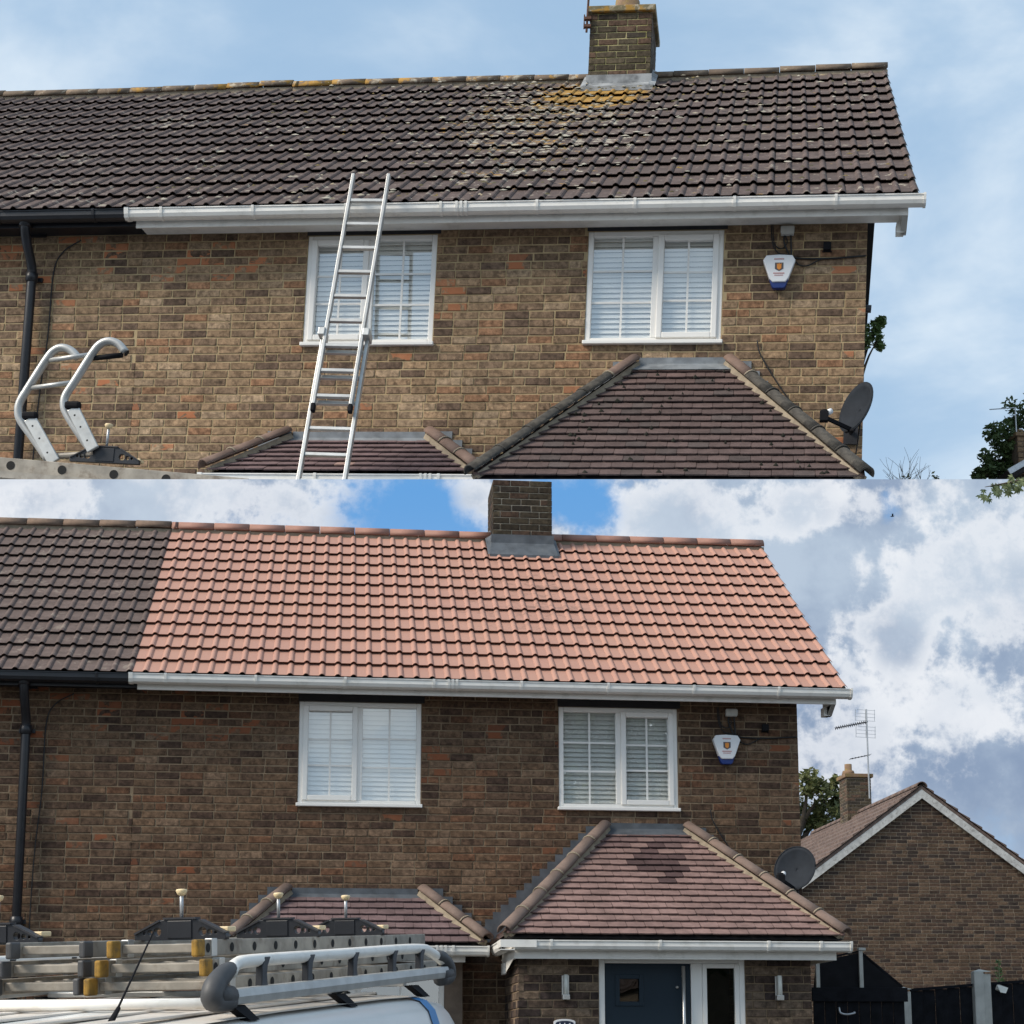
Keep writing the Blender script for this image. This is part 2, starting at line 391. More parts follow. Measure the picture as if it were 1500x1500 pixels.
def half_round(L, r, thick, segs=8, arcdeg=180, taper=1.0):
    m = MB(); n = segs + 1; vs = []
    for (y, k) in ((0, 1.0), (L, taper)):
        for rr in (r * k, (r - thick) * k):
            for i in range(n):
                a = R(90 - arcdeg / 2 + arcdeg * i / segs); vs.append((rr * math.cos(a), y, rr * math.sin(a)))
    o = lambda e, q, i: e * 2 * n + q * n + i; fs = []
    for i in range(segs):
        fs += [(o(0, 0, i), o(0, 0, i + 1), o(1, 0, i + 1), o(1, 0, i)), (o(0, 1, i), o(1, 1, i), o(1, 1, i + 1), o(0, 1, i + 1)),
               (o(0, 0, i), o(0, 1, i), o(0, 1, i + 1), o(0, 0, i + 1)), (o(1, 0, i), o(1, 0, i + 1), o(1, 1, i + 1), o(1, 1, i))]
    for i in (0, segs): fs.append((o(0, 0, i), o(1, 0, i), o(1, 1, i), o(0, 1, i)))
    return m.add(vs, fs)
def frame_from(a, b, up):
    """matrix with y along a->b, z close to up, origin a"""
    a = Vector(a); d = (Vector(b) - a).normalized(); x = d.cross(Vector(up)).normalized(); z = x.cross(d)
    M = Matrix((x, d, z)).transposed().to_4x4(); M.translation = a; return M

# ------------------------------------------------------------------ windows
def window(root, x0, x1, z0, z1, sash, y=.012, blind_open=.5, bars=True, seed=0, blind=True):
    f = MB(); t = .048; xm = (x0 + x1) / 2 + (-.005 if sash == 'left' else .005); d0, d1 = y, y + .06
    f.box(x0, x0 + t, d0, d1, z0, z1).box(x1 - t, x1, d0, d1, z0, z1).box(x0 + t, x1 - t, d0, d1, z0, z0 + t).box(x0 + t, x1 - t, d0, d1, z1 - t, z1)
    f.box(xm - .028, xm + .028, d0 + .002, d1, z0 + t, z1 - t)
    win = f.build('window', 'frame', root, bevel=.006)
    s = MB(); s.box(x0 - .015, x1 + .015, y - .055, y - .002, z0 - .022, z0 + .012); s.build('sill', 'frame', win, bevel=.006)
    for side, (a, b) in (('left', (x0 + t, xm - .028)), ('right', (xm + .028, x1 - t))):
        za, zb = z0 + t, z1 - t
        if side == sash:
            q = MB(); e = .052; sy0, sy1 = y - .018, y + .04
            a2, b2, za2, zb2 = a - .008, b + .008, za - .008, zb + .008
            q.box(a2, a2 + e, sy0, sy1, za2, zb2).box(b2 - e, b2, sy0, sy1, za2, zb2).box(a2 + e, b2 - e, sy0, sy1, za2, za2 + e).box(a2 + e, b2 - e, sy0, sy1, zb2 - e, zb2)
            q.build('sash', 'frame', win, bevel=.008); a, b, za, zb = a2 + e, b2 - e, za2 + e, zb2 - e
        gy = y + .03
        q = MB(); q.add([(a - .01, gy, za - .01), (b + .01, gy, za - .01), (b + .01, gy, zb + .01), (a - .01, gy, zb + .01)], [(0, 1, 2, 3)]); q.build('pane', 'glass', win)
        if bars:
            q = MB(); q.box((a + b) / 2 - .009, (a + b) / 2 + .009, gy - .007, gy - .0015, za, zb); q.build('glazing_bar', 'frame', win)
            for k in (1, 2):
                zz = za + (zb - za) * k / 3 + (.02 if k == 1 else 0); q = MB(); q.box(a, b, gy - .0065, gy - .0017, zz - .009, zz + .009); q.build('glazing_bar', 'frame', win)
        if not blind: continue
        rng = random.Random(seed + len(side)); q = MB(); zz = za - .01; pitch = .046
        while zz < zb + .01:
            c = Vector(((a + b) / 2, gy + .035, zz)); an = R(69 + rng.uniform(-1.5, 1.5) + 10 * (blind_open - .5)); hw = .0258
            dy, dz = hw * math.cos(an), hw * math.sin(an)
            q.add([(a - .03, c.y - dy, c.z - dz), (b + .03, c.y - dy, c.z - dz), (b + .03, c.y + dy, c.z + dz), (a - .03, c.y + dy, c.z + dz)], [(0, 1, 2, 3)]); zz += pitch
        stuff(q.build('blind_slats', 'blind', win))
    q = MB(); q.box(x0 + .02, x1 - .02, y + .24, y + .26, z0, z1); q.build('room_backing', 'room', win)
    return win

# ------------------------------------------------------------------ eaves: gutter + fascia
GUT = [(0, 0), (.0, -.05), (.014, -.078), (.042, -.09), (.075, -.09), (.103, -.078), (.117, -.05), (.117, -.012), (.125, -.010), (.125, .0), (.110, .0), (.110, -.05), (.098, -.072), (.074, -.082), (.042, -.082), (.018, -.072), (.007, -.05), (.007, 0)]
def gutter_run(name, root, a, b, out, mat, brackets, caps=(True, True), unions=()):
    """gutter trough from a to b (top back edge), growing towards `out`"""
    a = Vector(a); b = Vector(b); out = Vector(out); up = Vector((0, 0, 1)); d = (b - a).normalized()
    go = MB().extrude(GUT, a, b, out, up).build(name, mat, root)
    solid = [(-.004, .003), (-.004, -.054), (.010, -.083), (.040, -.096), (.077, -.096), (.107, -.083), (.122, -.054), (.130, -.012), (.130, .004)]
    for t in brackets:
        p = a + d * t; q = MB(); q.extrude(solid, p - d * .012, p + d * .012, out, up); q.build('bracket', mat, go)
    for t in unions:
        for k in (-.04, .0, .04):
            p = a + d * (t + k); q = MB(); q.extrude(solid, p - d * .011, p + d * .011, out, up); q.build('union_ring', mat, go)
    for c, p, s in ((caps[0], a, -1), (caps[1], b, 1)):
        if c: q = MB(); q.extrude(solid, p - d * .02 * (s < 0) - d * .0 , p + d * .02 * (s > 0) + d * (.02 if s < 0 else 0), out, up); q.build('end_cap', mat, go)
    return go

# ------------------------------------------------------------------ brick house
W1 = (-4.9196, -3.7398); W2 = (-2.3946, -1.2146); WZ = (3.826, 4.8325); JX = -6.464; RXR = .396; LX = -11.2
def brick_mats(tagname, root, bk=(1, 1, 1)):
    def extra(t, P, c, alpha):
        rc = P
        e = t.noise(rc, 13., 3, .65); c = t.mix(t.math('MULTIPLY', t.ramp(e, .50, .62), .75), c, t.mix(1., c, (.58, .56, .56), 'MULTIPLY'))
        e3 = t.noise(rc, 10.3, 4, .7, .4); c = t.mix(t.math('MULTIPLY', t.ramp(e3, .54, .66), .6), c, t.mix(1., c, (1.55, 1.52, 1.5), 'MULTIPLY'))
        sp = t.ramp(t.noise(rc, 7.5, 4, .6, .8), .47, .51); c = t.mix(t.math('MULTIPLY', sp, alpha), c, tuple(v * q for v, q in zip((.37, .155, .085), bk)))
        st = t.noise(rc, 1.1, 3, .6); c = t.mix(t.math('MULTIPLY', t.ramp(st, .5, .75), .35), c, t.mix(1., c, (.62, .60, .58), 'MULTIPLY'))
        return c
    return (tinted('brick ' + tagname, 'object', extra=extra, root=root), tinted('brick field ' + tagname, 'mesh', extra=extra, root=root))
def mortar_mat(tagname, a, b):
    m, t, p = new_mat('mortar ' + tagname); tc = t.add('ShaderNodeTexCoord')
    n = t.noise(tc.outputs['Object'], 2.2, 5, .6); c = t.mix(t.ramp(n, .35, .7), a, b)
    n2 = t.noise(tc.outputs['Object'], 40, 4, .6); c = t.mix(1., c, t.mix(n2, (.75,) * 3, (1.2,) * 3), 'MULTIPLY')
    t.link(c, p.inputs['Base Color']); p.inputs['Roughness'].default_value = .95; p.inputs['Specular IOR Level'].default_value = .2
    bp = t.add('ShaderNodeBump'); bp.inputs['Strength'].default_value = .6; bp.inputs['Distance'].default_value = .006
    t.link(t.noise(tc.outputs['Object'], 120, 4), bp.inputs['Height']); t.link(bp.outputs[0], p.inputs['Normal']); return m

def tile_mat_new(root):
    m, t, p = new_mat('terracotta coated tile'); oi = t.add('ShaderNodeObjectInfo'); rc = root_coord(t, root)
    base = t.mix(oi.outputs['Random'], (.390, .210, .158), (.425, .232, .175))
    n = t.noise(rc, 1.2, 4); base = t.mix(t.ramp(n, .3, .7), base, (.415, .228, .168))
    n2 = t.noise(rc, 9, 6, .65); base = t.mix(t.math('MULTIPLY', t.ramp(n2, .55, .75), .16), base, (.34, .165, .115))
    # soot washed down from the stack
    b = t.math('MULTIPLY', t.blob(rc, -2.5, 6.35, 1.7, 1.1), t.ramp(t.noise(rc, 7, 6, .7), .50, .66)); base = t.mix(t.math('MULTIPLY', b, .8), base, (.20, .115, .085))
    t.link(base, p.inputs['Base Color']); p.inputs['Roughness'].default_value = .62; p.inputs['Specular IOR Level'].default_value = .35
    bp = t.add('ShaderNodeBump'); bp.inputs['Strength'].default_value = .3; bp.inputs['Distance'].default_value = .004; t.link(t.noise(rc, 60, 4), bp.inputs['Height']); t.link(bp.outputs[0], p.inputs['Normal'])
    return m
def tile_mat_old(name, root, lichen, ca, cb, stack=None, amt=.20, near=None):
    m, t, p = new_mat(name); oi = t.add('ShaderNodeObjectInfo'); rc = root_coord(t, root)
    base = t.mix(oi.outputs['Random'], ca, cb)
    n = t.noise(rc, 9, 4, .7); base = t.mix(t.ramp(n, .36, .70), tuple(v * .78 for v in ca), base)
    fl = t.ramp(t.noise(rc, 30, 4, .6), .60, .72); base = t.mix(t.math('MULTIPLY', fl, .5), base, (.035, .03, .028))
    if lichen:
        n3 = t.noise(rc, 9, 5, .65, .6); n4 = t.noise(rc, .9, 3)
        dens = t.ramp(n4, .42, .68)
        if stack:
            sp = t.blob(rc, *stack); dens = t.math('ADD', t.math('MULTIPLY', dens, .6), t.math('MULTIPLY', sp, 1.0), True)
        thr = t.math('ADD', n3, t.math('MULTIPLY', dens, .12))
        base = t.mix(t.math('MULTIPLY', t.ramp(thr, .63, .72), .85 * lichen), base, (.42, .38, .30))
        if stack:
            n5 = t.noise(rc, 6.5, 5, .6, .5)
            o = t.math('ADD', n5, t.math('MULTIPLY', sp, amt))
            if near: o = t.math('ADD', o, t.math('MULTIPLY', t.blob(rc, *near), .36))
            base = t.mix(t.math('MULTIPLY', t.ramp(o, .66, .76), .9), base, (.38, .215, .045))
        n6 = t.noise(rc, 17, 5, .7); base = t.mix(t.math('MULTIPLY', t.ramp(n6, .64, .71), .8 * lichen), base, (.60, .57, .50))
    t.link(base, p.inputs['Base Color']); p.inputs['Roughness'].default_value = .88; p.inputs['Specular IOR Level'].default_value = .3
    bp = t.add('ShaderNodeBump'); bp.inputs['Strength'].default_value = .6; bp.inputs['Distance'].default_value = .006; t.link(t.noise(rc, 45, 5, .65), bp.inputs['Height']); t.link(bp.outputs[0], p.inputs['Normal'])
    return m

def roof_tiles(root, roof, x_right, ncol, E, Rg, rows, mat, seed, wob, xr_trim=None):
    """E, Rg = (y, z) of eave and ridge"""
    s = Vector((0, Rg[0] - E[0], Rg[1] - E[1])); L = s.length; s.normalize(); n = Vector((1, 0, 0)).cross(s); g = (L - .10) / rows
    me = tile_mesh(g, mat, 'roof_tile'); rng = random.Random(seed)
    for r in range(rows):
        for c in range(ncol):
            x = x_right - (c + 1) * TW
            M3 = Matrix((Vector((1, 0, 0)), s, n)).transposed().to_4x4()
            sag = wob * (math.sin(x * 1.1 + .6) * .5 + math.sin(x * .43) * .8)
            M3.translation = Vector((x + rng.uniform(-1, 1) * wob * .12, E[0], E[1])) + s * (r * g - .03 + rng.uniform(-1, 1) * wob * .2) + n * (sag * (r / rows) - .02)
            o = bpy.data.objects.new('roof_tile', me); COL.objects.link(o); o.parent = roof
            o.matrix_local = M3 @ Matrix.Rotation(rng.uniform(-1, 1) * wob * .18, 4, 'Z') @ Matrix.Rotation(rng.uniform(-1, 1) * wob * .12, 4, 'Y')
    return g
def roof_deck(root, x0, x1, E, Rg, name='roof'):
    m = MB(); back = 2 * Rg[0] - E[0]; d = .055
    y0, z0, yr, zr = E[0] + .02, E[1], Rg[0], Rg[1]
    sec = [(y0, z0 - d), (yr, zr - d), (back, z0 - d), (back, z0 - d - .1), (yr, zr - d - .1), (y0, z0 - d - .02)]
    vs = [(x, y, z) for x in (x0, x1) for (y, z) in sec]; n = len(sec)
    m.add(vs, [(k, (k + 1) % n, n + (k + 1) % n, n + k) for k in range(n)] + [tuple(range(n)), tuple(range(n, 2 * n))])
    return m.build(name, 'underlay', root)
def ridge_run(root, x0, x1, Rg, mat, seed, wob, parent, r=.115, L=.40):
    rng = random.Random(seed); x = x1; b = MB()
    hr = half_round(L - .006, r, .018, 8, 170).mesh('ridge_tile', mat, True)
    while x > x0 + .05:
        sag = wob * (math.sin(x * 1.1 + .6) * .5 + math.sin(x * .43) * .8)
        o = bpy.data.objects.new('ridge_tile', hr); COL.objects.link(o); o.parent = parent
        Lx = min(L, x - x0); M = Matrix(((0, -1, 0, x), (1, 0, 0, Rg[0]), (0, 0, 1, Rg[1] - .055 + sag + rng.uniform(-1, 1) * wob * .15), (0, 0, 0, 1)))
        o.matrix_local = M @ Matrix.Diagonal((1, Lx / L, 1, 1)) @ Matrix.Rotation(rng.uniform(-1, 1) * wob * .2, 4, 'X')
        x -= L
    b.box(x0, x1, Rg[0] - r * .80, Rg[0] + r * .80, Rg[1] - .14, Rg[1] - .05)
    b.build('ridge_bedding', 'bedding', parent)

def chimney(root, x0, x1, y0, y1, zb, zt, mats, mortar, cap, lichen, seed, name='chimney'):
    m = MB(); m.box(x0 + .007, x1 - .007, y0 + .007, y1 - .007, zb - .6, zt - .004); ch = m.build(name, mortar, root)
    rows = int(round((zt - zb) / .075)); lay = brick_layout(x0, x1, zb, zb + rows * .075 + .0, [], seed, .0)
    pal = [(.070, .055, .036), (.088, .070, .045), (.052, .042, .032), (.105, .066, .045)]
    if cap: pal = [tuple(v * cap for v in c) for c in pal]
    rng = random.Random(seed); lay = [(x, z, w_, jit(rng, rng.choice(pal + pal[:3])), v) for (x, z, w_, c, v) in lay]
    lay_bricks(lay, ch, mats, lambda b: 0, 300, M=T(0, y0, 0))
    for sx, X, M in ((1, x1, T(x1, y0, 0) @ Matrix.Rotation(R(90), 4, 'Z')), (-1, x0, T(x0, y1, 0) @ Matrix.Rotation(R(-90), 4, 'Z'))):
        l2 = brick_layout(0, y1 - y0, zb, zb + rows * .075, [], seed + sx, .0)
        l2 = [(x, z, w_, jit(rng, rng.choice(pal)), v) for (x, z, w_, c, v) in l2]
        lay_bricks(l2, ch, mats, lambda b: 0, 0, M=M)
    return ch

def porch_tiles(root, roof, A, B, TL, TR, rows, tint, seed, mat, wmod=.165):
    """plain tiles on the trapezoid A,B (eave left, right) - TL,TR (top left, right)"""
    A, B, TL, TR = map(Vector, (A, B, TL, TR)); x = (B - A).normalized(); up = (TL - A) - x * (TL - A).dot(x); L = up.length; up.normalize(); n = x.cross(up); g = L / rows
    rng = random.Random(seed); var = []
    for k in range(3):
        m = MB(); w_ = wmod - .003; h = g + .035; t0 = .014; rr = random.Random(seed + k); lf = .026
        o = [(.0, .006), (.012, 0), (w_ / 2, -.002 + rr.uniform(-.002, .002)), (w_ - .012, 0), (w_, .006), (w_, h), (0, h)]
        z = lambda y: lf * (1 - y / h)
        vs = [(px, py, z(py)) for px, py in o] + [(px, py, z(py) - .012) for px, py in o[:5]]
        m.add(vs, [(0, 1, 2, 3, 4, 5, 6)] + [(i + 7, i + 8, i + 1, i) for i in range(4)]); var.append(m.mesh('porch_tile', mat))
    la, lb = (TL - A).dot(x), (TR - A).dot(x); W = (B - A).length; cnt = 0
    for r in range(rows):
        f = (r + .15) / rows; xa, xb = la * f, W + (lb - W) * f
        k = xa - (xa % wmod) + (wmod / 2 if r % 2 else 0) - wmod
        while k < xb:
            a, b = max(k, xa - .02), min(k + wmod, xb + .02); k += wmod
            if b - a < .025: continue
            o = bpy.data.objects.new('porch_tile', rng.choice(var)); COL.objects.link(o); o.parent = roof; cnt += 1
            M = Matrix((x, up, n)).transposed().to_4x4(); M.translation = A + x * a + up * (r * g - .012 + rng.uniform(-.003, .003)) + n * (.002 + rng.uniform(-.0015, .0025))
            o.matrix_local = M @ Matrix.Rotation(rng.uniform(-.008, .008), 4, 'Z') @ Matrix.Diagonal(((b - a) / wmod, 1, 1, 1)); o.color = (*tint(rng, (a + b) / 2 - W / 2, f), 1)
    return cnt
def hip_run(roof, a, b, count, mat, r=.076, up=(0, 0, 1), mossy_from=None, mossmat=None, arcdeg=165):
    a = Vector(a); b = Vector(b); L = (b - a).length / count; M0 = frame_from(a, b, up)
    hm = half_round(L + .012, r, .014, 8, arcdeg, .93).mesh('hip_tile', mat, True)
    moss_joint = mossmat
    hm2 = half_round(L + .012, r, .014, 8, arcdeg, .93).mesh('hip_tile', mossmat, True) if mossmat else None
    rng = random.Random(int(abs(a.x) * 1000))
    for k in range(count):
        o = bpy.data.objects.new('hip_tile', hm2 if (mossmat and k < mossy_from) else hm); COL.objects.link(o); o.parent = roof
        o.matrix_local = M0 @ T(0, k * L, -.008 + rng.uniform(-.002, .003)) @ Matrix.Rotation(rng.uniform(-.012, .012), 4, 'Z')
        o.color = (1, 1, 1, 1)
        if k:
            q = half_round(.014, r + .002, .012, 8, arcdeg); q.v = [tuple(M0 @ Vector((x, y + k * L - .010, z - .004))) for x, y, z in q.v]; q.build('hip_joint', moss_joint if (mossmat and k < mossy_from) else 'bedding', roof, True)
    q = MB(); q.extrude([(-r * .62, -.06), (r * .62, -.06), (r * .58, -.012), (-r * .58, -.012)], M0 @ Vector((0, .03, -.01)), b, M0.col[0].xyz, M0.col[2].xyz); q.build('hip_bedding', 'bedding', roof)

def pipe(root, x, ztop, zbot, xtop, mat='black'):
    p = MB(); p.tube(arc([(xtop, -.30, ztop), (xtop, -.30, ztop - .08), (xtop, -.24, ztop - .20), (x, -.13, ztop - .33), (x, -.09, ztop - .42), (x, -.09, ztop - .55)], 5) + [Vector((x, -.09, zbot))], .043, 12)
    o = p.build('downpipe', mat, root, True)
    for z, rr in ((ztop - .03, .056), (ztop - .46, .055), (zbot + 2.68, .056), (zbot + .62, .056)):
        q = MB(); yy = -.30 if z > ztop - .1 else -.09; xx = xtop if z > ztop - .1 else x
        q.tube([(xx, yy, z - .045), (xx, yy, z - .04), (xx, yy, z + .04), (xx, yy, z + .045)], [rr * .8, rr, rr, rr * .8], 12).build('pipe_collar', mat, o, True)
        q = MB(); q.box(xx - .075, xx + .075, -.03, -.006, z - .018, z + .018); q.build('pipe_clip', mat, o)
    return o

PALE = lambda c, k: tuple(min(1, v * k) for v in c)
def build_house(M, key, P):
    lower = key == 'lower'; LEAD = 'leadnew' if lower else 'lead'
    E = (-.38, P['eaveZ']); Rg = (P['ridY'], P['ridZ']); fz = P['eaveZ'] - .149
    root = thing('brick_house', P['label'], 'house', M)
    left = thing('attached_house', P['left_label'], 'house', M @ T(JX, 0, 0))
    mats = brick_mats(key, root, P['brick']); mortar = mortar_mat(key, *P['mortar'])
    top = fz + .06
    # walls
    wh = [(W1[0], W1[1], WZ[0] - .01, WZ[1]), (W2[0], W2[1], WZ[0] - .01, WZ[1])]
    def wall(rt, x0, x1, holes, off, seed, prefer, y1=.25):
        m = MB()
        for (a, b, c, d) in cells(x0, x1, 0, top, holes): m.box(a - off, b - off, .0055, y1, c, d)
        wl = m.build('wall', mortar, rt)
        lay = brick_layout(x0, x1, 0.0, top + .02, [(h[0], h[1], h[2], h[3] + .08) for h in holes], seed)
        out = []
        for (x, z, w_, c, v) in lay:
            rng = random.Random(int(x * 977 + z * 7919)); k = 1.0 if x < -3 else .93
            sp = c[3] if len(c) > 3 else 0.; c = c[:3]
            if z > 4.35 and x < -5.4 and rng.random() < .30: sp = rng.uniform(.7, 1)
            if z > 4.5: k *= .82  # eave shade put into the brick colour near the wall top
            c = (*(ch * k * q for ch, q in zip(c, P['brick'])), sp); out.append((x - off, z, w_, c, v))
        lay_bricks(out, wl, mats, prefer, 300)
        return wl
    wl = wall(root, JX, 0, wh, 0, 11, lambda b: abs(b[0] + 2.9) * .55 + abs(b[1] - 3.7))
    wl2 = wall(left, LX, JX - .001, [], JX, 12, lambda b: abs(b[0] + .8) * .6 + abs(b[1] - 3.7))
    g = MB(); back = 2 * Rg[0]
    g.add([(-.012, .26, 0), (-.012, back, 0), (-.012, back, top), (-.012, Rg[0], Rg[1] - .22), (-.012, .26, top)], [(0, 1, 2, 3, 4)]); g.box(LX, -.014, back - .2, back, 0, top); g.build('gable_wall', 'brickback', root)
    for (a, b) in (W1, W2):
        m = MB(); m.box(a - .01, b + .03, -.004, .05, WZ[1] + .002, top + .02); m.build('lintel', 'lintel', root)
    window(root, *W1, *WZ, 'left', blind_open=P['blind'][0], seed=1); window(root, *W2, *WZ, 'right', blind_open=P['blind'][1], seed=5)
    # roofs
    rf = roof_deck(root, JX, RXR - .01, E, Rg); ncol = 23
    tm = tile_mat_new(root) if lower else tile_mat_old('old brown tile', root, 1.0, (.105, .076, .067), (.145, .105, .093), (-3.25, P['ridZ'] - 1.5, 1.7, 2.8), .13, (-2.75, P['ridZ'] - .62, .95, .62))
    roof_tiles(root, rf, RXR, ncol, E, Rg, 13, tm, 3, P['wob'])
    rf2 = roof_deck(left, LX - JX, -.012, E, Rg)
    tm2 = tile_mat_old('old tile next door ' + key, left, P['left_lichen'], *P['left_tile'])
    roof_tiles(left, rf2, RXR - ncol * TW - JX, 16, E, Rg, 13, tm2, 4, P['wob'] + .006)
    if lower:
        rm = surf('new ridge tile', (.29, .145, .105), .7, .12, 5, bump=.2); rm2 = surf('old ridge tile', (.15, .10, .07), .9, .3, 7, dirt=(.09, .08, .06), dirt_amt=.6, bump=.4)
    else:
        rm = tile_mat_old('mossy ridge', root, 1.0, (.16, .12, .09), (.22, .17, .12), (-5.6, P['ridZ'], 4.4, 1.2), .17); rm2 = tile_mat_old('mossy ridge next door', left, 1.0, (.15, .115, .085), (.22, .16, .11), (-.5, P['ridZ'], 3.2, 1.2), .15)
    ridge_run(root, JX, RXR + .01, Rg, rm, 5, P['wob'], rf); ridge_run(left, LX - JX, -.01, Rg, rm2, 6, P['wob'] + .006, rf2)
    if not lower:
        s_ = Vector((0, Rg[0] - E[0], Rg[1] - E[1])); Ls = s_.length; s_.normalize(); n_ = Vector((1, 0, 0)).cross(s_); gg = (Ls - .10) / 13; rng = random.Random(77)
        for nm, mt, cnt in (('lichen_crust', 'lichen', 300), ('moss_clumps', 'moss', 330)):
            m = MB()
            for _ in range(cnt):
                near = rng.random() < .5
                x = rng.gauss(-3.0, .75) if near else rng.uniform(JX + .1, RXR - .06); r_ = rng.randrange(13)
                if near and rng.random() < .5: r_ = rng.randrange(7, 13)
                if r_ > 11 and abs(x + 2.58) < .7: continue
                d = r_ * gg + (rng.uniform(.0, .07) if nm == 'moss_clumps' else rng.uniform(.02, gg)); off = .02 + (.03 if d - r_ * gg < .1 else .012)
                xx = (RXR - x) % (TW / 2); off += .018 if xx < .06 else 0
                c = Vector((x, E[0], E[1])) + s_ * d + n_ * (off - .012); a_, b_, h_ = rng.uniform(.012, .035) * (1.3 if nm == 'lichen_crust' else 1), rng.uniform(.01, .022), rng.uniform(.006, .014)
                k6 = [c + Vector((1, 0, 0)) * a_ * math.cos(q) * rng.uniform(.7, 1.2) + s_ * b_ * math.sin(q) * rng.uniform(.7, 1.2) for q in [i * math.pi / 3 for i in range(6)]]
                m.add(k6 + [c + n_ * h_], [(i, (i + 1) % 6, 6) for i in range(6)])
            stuff(m.build(nm, mt, rf, True))
    # verge: cement undercloak strip
    m = MB(); sl = Vector((0, Rg[0] - E[0], Rg[1] - E[1])).normalized(); nn = Vector((1, 0, 0)).cross(sl)
    m.extrude([(-.05, -.045), (.0, -.045), (.0, .0), (-.05, .0)], Vector((RXR - .004, E[0] + .01, E[1])) , Vector((RXR - .004, Rg[0], Rg[1])), (1, 0, 0), nn); m.build('verge_bedding', 'bedding', root)
    # eaves
    fx0, fx1 = JX + .03, RXR - .078
    m = MB(); m.box(fx0, fx1, -.28, -.262, fz, E[1] - .02); m.build('fascia', 'upvc', root, bevel=.003)
    m = MB(); m.box(fx0, fx1 - .051, -.2615, -.002, fz + .055, fz + .064); m.build('soffit', 'upvc', root)
    m = MB(); m.extrude([(-.2605, .05), (-.2605, -.002), (-.12, -.085), (-.06, -.085), (-.003, -.02), (-.003, .05)], (fx1 - .05, 0, fz), (fx1 - .001, 0, fz), (0, 1, 0), (0, 0, 1)); m.build('box_end', 'upvc', root)
    m.extrude([(0, 0), (.045, 0), (.045, .06), (0, .06)], (fx1 - .055, -.26, fz), (fx1 - .055, .0, fz), (1, 0, 0), (0, 0, 1)); m.box(fx1 - .085, fx1 - .02, -.13, -.03, fz - .085, fz); m.build('box_end', 'upvc', root)
    br = [.32 + .84 * k for k in range(8)]
    gutter_run('gutter', root, (JX - .02, -.282, E[1] - .015), (RXR + .035, -.282, E[1] - .015), (0, -1, 0), 'upvc', [b for b in br if abs(b - 3.1) > .2], unions=(3.02,))
    m = MB(); m.box(LX - JX, .03 - .002, -.27, -.25, fz + .02, E[1] - .02); m.box(LX - JX, -.0, -.249, -.002, fz + .06, fz + .07); m.build('fascia', 'black', left)
    gutter_run('gutter', left, (LX - JX, -.272, E[1] - .015), (-.05, -.272, E[1] - .015), (0, -1, 0), 'black', [k for k in (.5, 1.5, 2.5, 3.5, 4.4)])
    pipe(left, -7.47 - JX, E[1] - .06, .0, -7.47 - JX)
    m = MB(); m.tube(arc([(-7.05 - JX, -.03, fz - .0), (-7.22 - JX, -.012, fz - .10), (-7.30 - JX, -.012, fz - .3), (-7.31 - JX, -.012, 3.9), (-7.36 - JX, -.012, 3.0), (-7.37 - JX, -.012, .5)], 6), .006, 6); m.build('cable', 'cable', left)
    # chimney
    C0 = P['chim']; pal_m = mortar_mat('stack ' + key, (.30, .26, .20), (.40, .36, .28)) if lower else mortar_mat('stack ' + key, (.36, .32, .13), (.50, .44, .24))
    smat = (tinted('stack brick ' + key, 'object', root=root), tinted('stack brick field ' + key, 'mesh', root=root))
    ch = chimney(root, C0[0], C0[1], C0[2], C0[3], C0[4], C0[5], smat, pal_m, .6 if lower else None, 0, 21)
    m = MB(); zf = C0[4]; y = C0[2]
    m.box(C0[0] - .02, C0[1] + .02, y - .015, y - .001, zf - .24, zf + .012)
    sl = (Rg[1] - E[1]) / (Rg[0] - E[0]); zr = lambda yy: E[1] + (yy - E[0]) * sl
    yb = y - .18
    m.add([(C0[0] - .05, yb, zr(yb) + .035), (C0[1] + .05, yb, zr(yb) + .035), (C0[1] + .02, y - .015, zf - .09), (C0[0] - .02, y - .015, zf - .09), (C0[0] - .05, yb, zr(yb) - .02), (C0[1] + .05, yb, zr(yb) - .02)], [(0, 1, 2, 3), (4, 5, 1, 0)])
    for s, X in ((-1, C0[0]), (1, C0[1])):
        m.box(X - .016 if s < 0 else X + .001, X - .001 if s < 0 else X + .016, y - .01, C0[3], zf - .3, zf + .01)
        m.add([(X, yb, zr(yb) + .04), (X + s * .07, yb + .02, zr(yb) + .035), (X + s * .07, Rg[0], Rg[1] + .04), (X, Rg[0], Rg[1] + .08)], [(0, 1, 2, 3)])
    m.build('flashing', LEAD if lower else 'leadold', ch)
    if not lower:
        zt = C0[5]; mossy = tile_mat_old('mossy cap', root, 1., (.20, .17, .10), (.28, .23, .13), (-2.6, zt, 1, 1))
        m = MB(); m.box(C0[0] - .03, C0[1] + .04, C0[2] - .04, C0[3] + .04, zt + .002, zt + .075); m.build('chimney_cap', mossy, ch, bevel=.01)
        m = MB(); cx, cy = (C0[0] + C0[1]) / 2 + .03, (C0[2] + C0[3]) / 2
        m.tube([(cx, cy, zt + .07), (cx, cy, zt + .12), (cx, cy, zt + .34)], [.20, .155, .14], 16); m.build('chimney_pot', 'terracotta', ch, True)
    if not lower: m = MB(); m.tube([(-.02, .5, 4.30), (.075, .5, 4.295)], .035, 12); m.build('overflow_pipe', 'ironwork', root, True)
    # ---- porch over the front door
    ze, Ye = P['porch']; A, B = (-3.06, Ye, ze), (-.06, Ye, ze); TL, TR = (-1.93, -.01, 3.60), (-1.15, -.01, 3.60)
    pm = tinted('porch tile ' + key, 'object', .8, .18, 14, .3, 60)
    m = MB(); dz = .03; q = [Vector(v) - Vector((0, 0, dz)) for v in (A, B, TR, TL)]; wlft, wrgt = Vector((A[0], -.01, ze - dz)), Vector((B[0], -.01, ze - dz))
